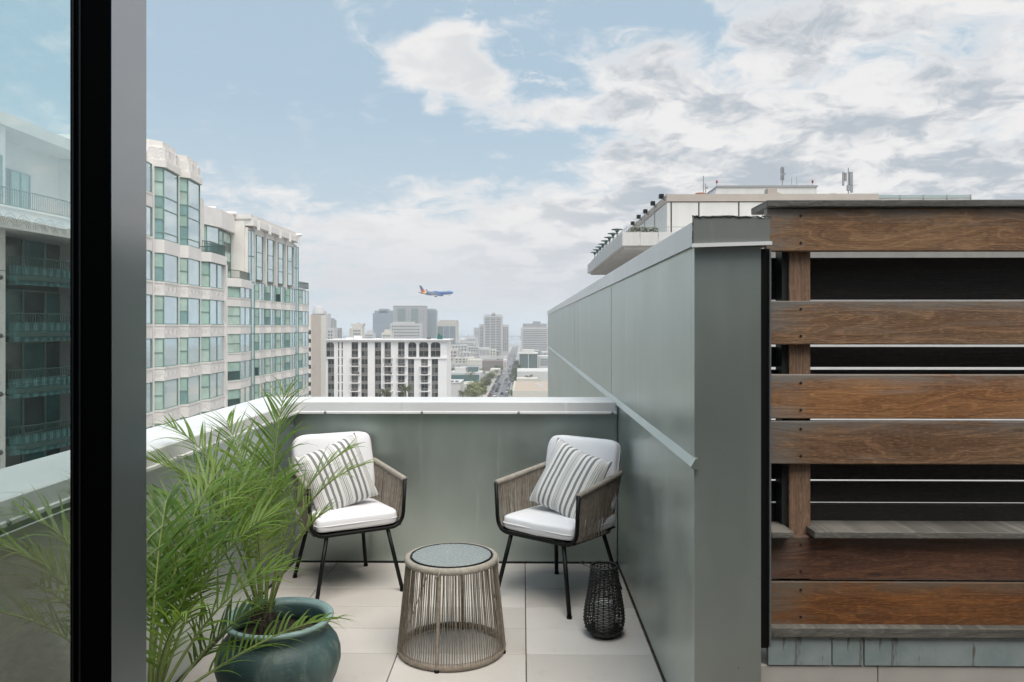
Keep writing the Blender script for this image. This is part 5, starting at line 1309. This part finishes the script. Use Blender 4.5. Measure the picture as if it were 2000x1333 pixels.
# nearer blocks along the street
tower('brick_block', 'dark brown brick block at the street corner', 942, 982, 705.5, 690, 26, T_BRN, 8, 3, fx=.4, fz=.4, win=T_GREY, m=1)
tower('corner_shop', 'narrow pale building right of the brown brick block', 982.5, 990.5, 704, 700, 22, T_ROOF, 2, 3)
t, x0, x1, zt = tower('glass_office', 'green glass office box with white frame right of the street', 1014, 1050, 692, 700, 30, T_GRN, 5, 4, fx=.9, fz=.8, win=T_GRN, m=.2)
build(MB().box(x0 - .5, x1 + .5, 699, 731, zt + .01, zt + .9), 'roof_rim', T_ROOF, t); build(MB().box(x0 + 3, x0 + 14, 706, 720, zt + .91, zt + 4), 'roof_block', T_ROOF, t)
for x in (x0, (x0 + x1) / 2, x1): build(MB().box(x - .25, x + .25, 699.2, 699.7, GZ, zt), 'column', T_ROOF, t)
tower('white_office', 'white fronted office with blue windows beside the green glass box', 1051.5, 1075, 696, 720, 24, T_ROOF, 1, 4, fx=.9, fz=.45, win=T_BLUE)
t, x0, x1, zt = tower('green_glass_hall', 'low building with long teal glass front left of the street trees', 878, 940, 728, 540, 26, T_ROOF, 0, 0)
gl = build(MB().box(x0 + 1, x1 - 1.5, 539.6, 540.05, GZ + 1, zt - 1.6), 'glass_front', mat('teal_shop_glass', (0.06, 0.15, 0.145), 0.12, 0, 1.5, var=.3, vscale=.2), t)
mb = MB()
for k in range(16): x = x0 + 1 + (x1 - x0 - 2.5) * k / 15; mb.box(x - .06, x + .06, 539.5, 539.6, GZ + 1, zt - 1.6)
stuff(build(mb, 'mullions', T_GRN, gl))
build(MB().box(x0 + 3, x0 + 11, 546, 556, zt + .01, zt + 3.2), 'roof_block', T_ROOF, t); build(MB().box(x0 + 12, x0 + 19.5, 548, 556, zt + .01, zt + 3.4), 'roof_block', T_GRN, t)
t, x0, x1, zt = tower('white_house', 'white low building with dark roof openings right below the slab block', 872, 899, 748.5, 425, 24, T_ROOF, 0, 0)
for a in (.25, .6): build(MB().box(x0 + (x1 - x0) * a, x0 + (x1 - x0) * a + 1.6, 428, 432, zt + .01, zt + .9), 'roof_block', JOINT, t)
build(MB().box(x0 - .3, x1 + .3, 424.7, 449, zt + .01, zt + .4), 'roof_rim', T_ROOF, t)
for px0, px1, p, Y, lab in ((903, 921, 750, 470, 'cream shed roofed building behind the white low building'), (921, 938, 758, 455, 'small grey roofed garage before the teal glass hall'), (957, 976, 722, 610, 'cream low building in front of the brown brick block'), (893, 912, 700, 820, 'pale five storey block under the grey hotel'), (912, 940, 703, 800, 'cream roofed terrace of houses left of the brick block')):
    tower('low_building', lab, px0, px1, p, Y, 22, T_ROOF if 'pale' in lab or 'small' in lab else T_CREAM, 4, 2, fz=.4, fx=.5)
# tan flat roofed building in front
YR = 398.0
X0, X1 = Xat(1001, YR), 60.0; zr = Zat(765.5, YR)
tr = thing('flat_roof_building', 'tan flat roofed building right of the street just above the parapet', 'building', (10, YR, GZ))
build(MB().box(X0, X1, YR, YR + 72, GZ, zr), 'wall', T_CREAM, tr)
build(MB().box(X0 + .8, X1, YR + .8, YR + 71, zr + .01, zr + .12), 'roof', T_BRICK, tr)
for a, b, c_, d_ in ((X0, X1, YR, YR + .8), (X0, X0 + .8, YR + .81, YR + 71.2), (X0, X1, YR + 71.21, YR + 72)): build(MB().box(a, b, c_, d_, zr + .005, zr + .5), 'parapet', T_CREAM, tr)
for px, y in ((1053, 447), (1055, 428), (1056, 416), (1050, 438)):
    c = Xat(px, y); build(MB().box(c - 1.6, c + 1.6, y, y + 1.6, zr + .121, zr + 1.1), 'roof_unit', T_ROOF, tr)
for k in range(6): x = X0 + 2 + k * 4.3; build(MB().box(x, x + 1.6, YR - .1, YR + .05, GZ + .6, GZ + 2.0), 'window', WGL, tr)
t2, x0, x1, zt = tower('white_store', 'long white low store behind the tan flat roof', 1010, 1080, 726, 500, 40, T_ROOF, 0, 0)
build(MB().box(x0 + 1, x1 - 1, 499.6, 500.05, GZ + 1, GZ + 3), 'shop_window', T_WIN, t2)
tower('cream_store', 'cream walled store joined behind the tan flat roof', 1009, 1050, 740, 476, 16, T_CREAM, 0, 0)
# hazy blocks filling the grid further out
rf = random.Random(9); seen = set()
for k in range(150):
    Y = rf.uniform(800, 1500); px = rf.uniform(868, 1072); x = Xat(px, Y)
    h = rf.choice((7, 9, 11, 14)); w = rf.uniform(14, 30); cn_, cm_ = rf.choice((('light grey', T_LIGHT), ('white', T_ROOF), ('cream', T_CREAM), ('tan', T_TAN), ('mid grey', T_GREY)))
    if RX0 - 8 - w / 2 < x < RX1 + 8 + w / 2: continue
    lab = '%s hazy %s block %s %s of the street' % (cn_, 'wide' if w > 21 else 'narrow', 'in the far distance' if Y > 1150 else 'before the towers', 'left' if x < RX0 else 'right')
    if lab in seen: continue
    seen.add(lab)
    t = thing('city_block', lab, 'building', (x, Y, GZ), 0, 'distant low blocks')
    build(MB().box(x - w / 2, x + w / 2, Y, Y + 18, GZ, GZ + h), 'wall', cm_, t)
    build(MB().box(x - w / 4, x, Y + 4, Y + 9, GZ + h + .01, GZ + h + 2.2), 'roof_block', T_GREY, t)
    stuff(build(wgrid(MB(), x - w / 2 + 1, x + w / 2 - 1, GZ + 1, GZ + h - 1, Y, int(w / 4), max(2, int(h / 4)), .6, .5), 'windows', T_WIN, t))
# bridge over the bay
br = thing('bay_bridge', 'faint long bridge across the bay at the horizon', 'bridge', (-300, 2600, GZ))
zb_ = Zat(656.5, 2600)
build(MB().box(-620, 320, 2600, 2612, zb_ - 2.5, zb_), 'deck', T_GREY, br)
for k in range(32): build(MB().box(-610 + 30 * k, -607 + 30 * k, 2602, 2610, GZ, zb_ - 2.51), 'bridge_pier', T_GREY, br)
# ================================================================== street trees, palms, cars
TL = [mat('street_tree_leaf', (0.15, 0.18, 0.055), 0.7, var=0.35, vscale=0.4), mat('street_tree_leaf_olive', (0.23, 0.245, 0.085), 0.7, var=0.3, vscale=0.4), mat('street_tree_leaf_dark', (0.09, 0.12, 0.05), 0.7, var=0.35, vscale=0.4)]
BARK = mat('tree_bark', (0.12, 0.09, 0.07), 0.9, var=0.3)
def tree_meshes(seed, r, h, lm):
    rn = random.Random(seed); m = MB()
    cl = [(Vector((rn.uniform(-.6, .6) * r, rn.uniform(-.6, .6) * r, h - r * rn.uniform(.35, .95))), r * rn.uniform(.35, .6)) for _ in range(11)]
    for c, q in cl:
        for k in range(110):
            d = Vector((rn.gauss(0, 1), rn.gauss(0, 1), rn.gauss(0, 1))).normalized() * q * rn.uniform(.55, 1.05); d.z *= .8
            p = c + d; a = rn.uniform(0, 6.28); s = rn.uniform(.22, .48)
            u = Vector((math.cos(a), math.sin(a), rn.uniform(-.6, .6))) * s; w = u.cross(Vector((rn.uniform(-.5, .5), rn.uniform(-.5, .5), 1))).normalized() * s * .6
            m.face([p - u, p + w, p + u, p - w])
    cr = m.mesh('crown', lm)
    t = MB(); t.tube([(0, 0, 0), (.1, 0, h * .3), (0, .1, h * .6)], [.28, .2, .12], 7)
    for c, q in cl[:6]: t.tube([(0.05, 0, h * .35), tuple(c * .6 + Vector((0, 0, h * .22))), tuple(c)], [.12, .08, .03], 5)
    return cr, t.mesh('trunk', BARK)
TM = [tree_meshes(i, (3.6, 4.4, 3.9)[i % 3], (7.2, 8.2, 7.6)[i % 3], TL[i % 3]) for i in range(6)]
rt_ = random.Random(2)
spots = [(-24.5, 395, 1, 'nearest olive street tree left of the road just above the parapet'), (-27, 413, 1, 'second olive tree in the left roadside clump'), (-22.5, 425, 0, 'third tree in the left roadside clump'), (-25, 448, 1, 'broad yellow green tree in the left roadside row'), (-29, 455, 4, 'olive tree set back behind the left roadside row'), (-23, 470, 3, 'green tree midway along the left roadside row'), (-23.5, 492, 2, 'dark tree in the left roadside row'), (-24.5, 512, 5, 'dark tree beyond the left crossing'), (-22.5, 540, 3, 'green tree far along the left roadside row'), (-23, 575, 0, 'small tree far along the left roadside row'), (-4.2, 415, 0, 'round bush like tree at the right kerb near the parapet'), (-4, 488, 2, 'dark tree at the corner right of the road'), (-3, 505, 5, 'tall dark tree behind the right corner tree'), (-5, 530, 2, 'dark tree in the right roadside row'), (-4, 560, 5, 'green tree in the right roadside row'), (-5, 600, 2, 'small dark tree further along the right row'), (-21, 650, 5, 'dark tree before the brown brick block'), (-5, 660, 2, 'hazy tree along the right pavement'), (-5, 720, 5, 'faint hazy tree far along the right pavement'), (-22, 760, 2, 'faint hazy tree far along the left pavement'), (-42, 590, 4, 'olive tree beside the cream low building'), (-33, 600, 3, 'green tree in front of the cream low building'), (8, 474, 0, 'rounded shrub tree behind the tan flat roof'), (-52, 600, 5, 'dark tree behind the teal glass hall')]
for x, y, k, lab in spots:
    t = thing('street_tree', lab, 'tree', (x, y, GZ), rt_.uniform(0, 6.28), 'street trees'); s = rt_.uniform(.85, 1.15); t.scale = (s, s, s * rt_.uniform(.9, 1.15))
    link('crown', TM[k][0], t); link('trunk', TM[k][1], t)
PF = mat('tall_palm_frond', (0.10, 0.115, 0.05), 0.7, var=0.3, vscale=0.5); PT = mat('tall_palm_trunk', (0.22, 0.18, 0.14), 0.9, var=0.2)
def tall_palm(lab, px, ptop, Y, r=2.6, nf=26, seed=0):
    c = at(px, ptop, Y); t = thing('palm_tree', lab, 'palm tree', (c.x, Y, GZ), 0, 'city palms'); rn = random.Random(seed)
    H = c.z - GZ - r * .3
    build(MB().tube([(0, 0, 0), (.2, 0, H * .5), (0, 0, H)], [.32, .24, .2], 7), 'trunk', PT, t, local=True)
    for k in range(nf):
        a = k * 2.4 + rn.uniform(-.2, .2); e = R(rn.uniform(-25, 75)); p = Vector((0, 0, H)); m = MB(); pts = []
        for j in range(7):
            pts.append(p.copy()); ee = e - R(75) * (j / 6) ** 1.3; p = p + Vector((math.cos(a) * math.cos(ee), math.sin(a) * math.cos(ee), math.sin(ee))) * r / 6
        sd = Vector((-math.sin(a), math.cos(a), 0))
        for j in range(1, 6):
            for q in range(3):
                o = pts[j].lerp(pts[j + 1], q / 3); T = (pts[j + 1] - pts[j]).normalized()
                for s in (-1, 1):
                    tip = o + (sd * s * .45 + T * .35 + Vector((0, 0, -.22 - .1 * j))) * (.9 if r > 2 else .7)
                    m.face([o - T * .07, o + T * .07, tip])
        m.tube(pts, .03, 4)
        build(m, 'frond', PF, t, local=True)
tall_palm('left palm crown in front of the white slab block', 752, 762, 255, 2.4, 26, 1)
tall_palm('right taller palm crown in front of the white slab block', 792, 758, 255, 2.9, 30, 2)
tall_palm('dark palm left of the street trees close to the parapet', 903, 766, 330, 2.3, 24, 3)
tall_palm('second dark palm between the parapet and the street trees', 912, 763, 345, 2.1, 24, 4)
tall_palm('tall thin palm before the teal glass hall', 919, 730, 480, 4.0, 26, 5)
tall_palm('palm behind the tan flat roof', 1033.5, 735, 490, 3.2, 26, 6)
tall_palm('slender palm at the right against the grey wall', 1065.5, 726, 520, 2.8, 24, 7)
tall_palm('palm beside the cream low building', 970, 724, 595, 2.6, 22, 8)
CARC = [('white', (0.75, 0.75, 0.74)), ('silver', (0.45, 0.46, 0.47)), ('black', (0.02, 0.02, 0.022)), ('grey', (0.16, 0.165, 0.17)), ('red', (0.30, 0.03, 0.03)), ('blue', (0.05, 0.09, 0.20))]
CGL = mat('car_glass', (0.02, 0.025, 0.03), 0.08); TYR = mat('tyre_rubber', (0.015, 0.015, 0.015), 0.8)
def car_mesh(nm, c):
    pm = mat('car_paint_' + nm, c, 0.3, 0.1, coat=0.5)
    m = MB(); prof = [(-2.2, .35), (2.2, .35), (2.25, .7), (2.05, .88), (1.15, .98), (-1.9, 1.0), (-2.2, .85)]
    m.mi(0).extr(prof, 0, -.88, .88)
    m.v = [(x, y, z) for x, y, z in m.v]
    cab = [(1.2, .97), (.45, 1.42), (-1.2, 1.45), (-1.95, .99)]
    m.mi(1).extr(cab, 0, -.78, .78); m.mi(0).box(-.74, .74, -1.15, .42, 1.44, 1.48)
    m.mi(2)
    for sx in (-.86, .86):
        for y in (-1.35, 1.4): m.tube([(sx - .1, y, .33), (sx + .1, y, .33)], .33, 12)
    return m.mesh('car_body', [pm, CGL, TYR])
CM = [(n_, car_mesh(n_, c)) for n_, c in CARC]
rc = random.Random(6)
def put_car(x, y, rz, k, grp, where):
    n_, me = CM[k]; o = link('car', me, None, (x, y, GZ + .025)); o.rotation_euler = (0, 0, rz)
    tag(o, '%s car %s' % (n_, where), 'car', '%s %s' % (n_, grp))
wts = [0, 0, 0, 1, 1, 2, 2, 3, 3, 4, 5]
y = 425
while y < 800:
    for x, p, grp, wh in ((RX0 + 1.2, .8, 'cars parked at the left kerb', 'parked at the left kerb of the distant street'), (RX1 - 1.2, .8, 'cars parked at the right kerb', 'parked at the right kerb of the distant street')):
        if rc.random() < p: put_car(x, y + rc.uniform(-.4, .4), 0, rc.choice(wts), grp, wh)
    y += 6.4
for k in range(20):
    yy = 435 + k * 17 + rc.uniform(-3, 3); ln = rc.choice((0, 1))
    put_car((-16.0, -12.2)[ln], yy, 0 if ln else math.pi, rc.choice(wts), 'cars driving down the street', 'driving along the middle of the distant street')
for k in range(14):
    put_car(-30 - rc.uniform(0, 18), 500 + rc.uniform(0, 25), R(90), rc.choice(wts), 'cars in the lot by the glass hall', 'in the small lot near the teal glass hall')
# ================================================================== airliner
AC = at(853, 573.5, 750)
ap = thing('airplane', 'blue airliner with red and orange tail landing over the skyline', 'airplane', AC); ap.rotation_euler = (0, R(-2.5), R(-8))
def _livery(n, b, tc):
    x, y, z = n.sep(tc)
    d = n.math('ADD', x, n.math('MULTIPLY', z, -0.9))
    c = n.ramp(n.math('MULTIPLY_ADD', d, 1 / 40.0, 0.5), [(0.0, (0.02, 0.05, 0.16)), (0.03, (0.55, 0.02, 0.03)), (0.115, (0.80, 0.30, 0.03)), (0.165, (0.85, 0.55, 0.06)), (0.205, (0.30, 0.34, 0.42)), (0.222, (0.012, 0.12, 0.38))], 'CONSTANT')
    n.put(b.inputs['Base Color'], c); b.inputs['Roughness'].default_value = 0.3; b.inputs['Coat Weight'].default_value = 0.4
LIV = mat('airliner_livery', (1, 1, 1), build=_livery); ALU = mat('wing_grey', (0.42, 0.44, 0.46), 0.4, 0.3); BLU = mat('engine_blue', (0.012, 0.10, 0.33), 0.3); WHP = mat('white_lettering', (0.75, 0.76, 0.78), 0.5)
prof = [(16.8, .0, .05), (16.5, -.1, .55), (15.6, -.05, 1.1), (14, .05, 1.6), (11.5, .12, 1.9), (8, .15, 1.98), (0, .15, 1.98), (-6, .2, 1.95), (-10, .5, 1.6), (-13.5, .95, 1.0), (-16, 1.25, .5), (-16.8, 1.35, .15)]
m = MB(); sg = 20
for x, zc, r in prof:
    for k in range(sg): a = 2 * math.pi * k / sg; m.v.append((x, r * math.cos(a), zc + r * math.sin(a)))
for i in range(len(prof) - 1):
    for k in range(sg): k2 = (k + 1) % sg; m.f.append((i * sg + k, (i + 1) * sg + k, (i + 1) * sg + k2, i * sg + k2)); m.m.append(0)
build(m, 'fuselage', LIV, ap, smooth=True, local=True)
def slab(poly, thick, axis): return MB().extr(poly, axis, -thick / 2, thick / 2)
build(slab([(-9.2, 2.0), (-11.5, 2.6), (-15.6, 8.6), (-17.2, 8.6), (-15.4, 1.9)], .35, 1), 'tail_fin', LIV, ap, local=True)
for s in (-1, 1):
    m = MB(); w0 = [(3.2, s * 1.6, -.75), (-4.2, s * 1.6, -.75), (-5.6, s * 16.6, 1.6), (-4.0, s * 16.6, 1.6)]
    m.face(w0); m.face([(x, y_, z - (.55 if abs(y_) < 5 else .12)) for x, y_, z in w0][::-1])
    n4 = len(m.v)
    for i in range(4):
        j = (i + 1) % 4; m.f.append((i, 4 + 3 - i, 4 + 3 - j, j)); m.m.append(0)
    w = build(m, 'wing', ALU, ap, local=True)
    build(MB().face([(-4.2, s * 16.6, 1.6), (-5.6, s * 16.6, 1.6), (-6.5, s * 17.0, 3.9), (-6.0, s * 17.0, 3.9)]).face([(-4.2, s * 16.7, 1.6), (-6.0, s * 17.1, 3.9), (-6.5, s * 17.1, 3.9), (-5.6, s * 16.7, 1.6)]), 'winglet', BLU, w, local=True)
    e = MB(); e.lathe([(.75, 0), (.95, .4), (1.0, 1.6), (.85, 3.0), (.5, 4.2), (.2, 4.4)], 16, capb=True)
    o = build(e, 'engine', BLU, ap, smooth=True, local=True); o.rotation_euler = (0, R(-90), 0); o.location = (5.2, s * 4.9, -1.85)
    build(MB().face([(-13.2, s * .7, 1.3), (-16.0, s * .5, 1.3), (-17.4, s * 7.1, 2.0), (-16.2, s * 7.1, 2.0)]).face([(-13.2, s * .7, 1.15), (-16.2, s * 7.1, 1.9), (-17.4, s * 7.1, 1.9), (-16.0, s * .5, 1.15)]), 'tailplane', ALU, ap, local=True)
    g_ = build(MB().tube([(-1.0, s * 2.8, -1.2), (-1.0, s * 2.8, -3.0)], .16, 8), 'landing_gear', JOINT, ap, local=True)
    build(MB().tube([(-1.0, s * 2.8 - .45, -3.1), (-1.0, s * 2.8 + .45, -3.1)], .58, 14), 'wheel', TYR, g_, local=True)
g_ = build(MB().tube([(12.6, 0, -1.5), (12.6, 0, -2.7)], .1, 8), 'nose_gear', JOINT, ap, local=True)
build(MB().tube([(12.6, -.25, -2.75), (12.6, .25, -2.75)], .36, 12), 'wheel', TYR, g_, local=True)
m = MB()
for s in (-1, 1):
    for k in range(34): x = 11.5 - k * .62; m.box(x - .12, x + .12, s * 1.96 - .03, s * 1.96 + .03, .62, .95)
    m.box(14.6, 15.2, s * 1.1 - .1, s * 1.1 + .12, .7, 1.05)
stuff(build(m, 'cabin_windows', CGL, ap, local=True))
cu = bpy.data.curves.new('lettering', 'FONT'); cu.body = 'Southwest'; cu.size = 2.3; cu.extrude = .03
to = bpy.data.objects.new('tmp_text', cu); COL.objects.link(to)
dg = bpy.context.evaluated_depsgraph_get(); tme = bpy.data.meshes.new_from_object(to.evaluated_get(dg)); bpy.data.objects.remove(to)
tme.materials.clear(); tme.materials.append(WHP)
o = link('lettering', tme, ap, (1.6, -1.72, 1.02)); o.rotation_euler = (R(64), 0, 0)
# ================================================================== haze
def haze():
    m = bpy.data.materials.new('haze_air'); m.use_nodes = True; nt = m.node_tree; nt.nodes.clear()
    v = nt.nodes.new('ShaderNodeVolumePrincipled'); v.inputs['Density'].default_value = 0.00029; v.inputs['Color'].default_value = (0.93, 0.96, 1.0, 1); v.inputs['Anisotropy'].default_value = 0.0
    o = nt.nodes.new('ShaderNodeOutputMaterial'); nt.links.new(v.outputs[0], o.inputs['Volume'])
    h = build(MB().box(-9200, 9200, -1700, 9200, GZ - 1.5, 68.0), 'haze', m); stuff(h); h['label'] = 'pale blue grey haze over the whole city'
haze()
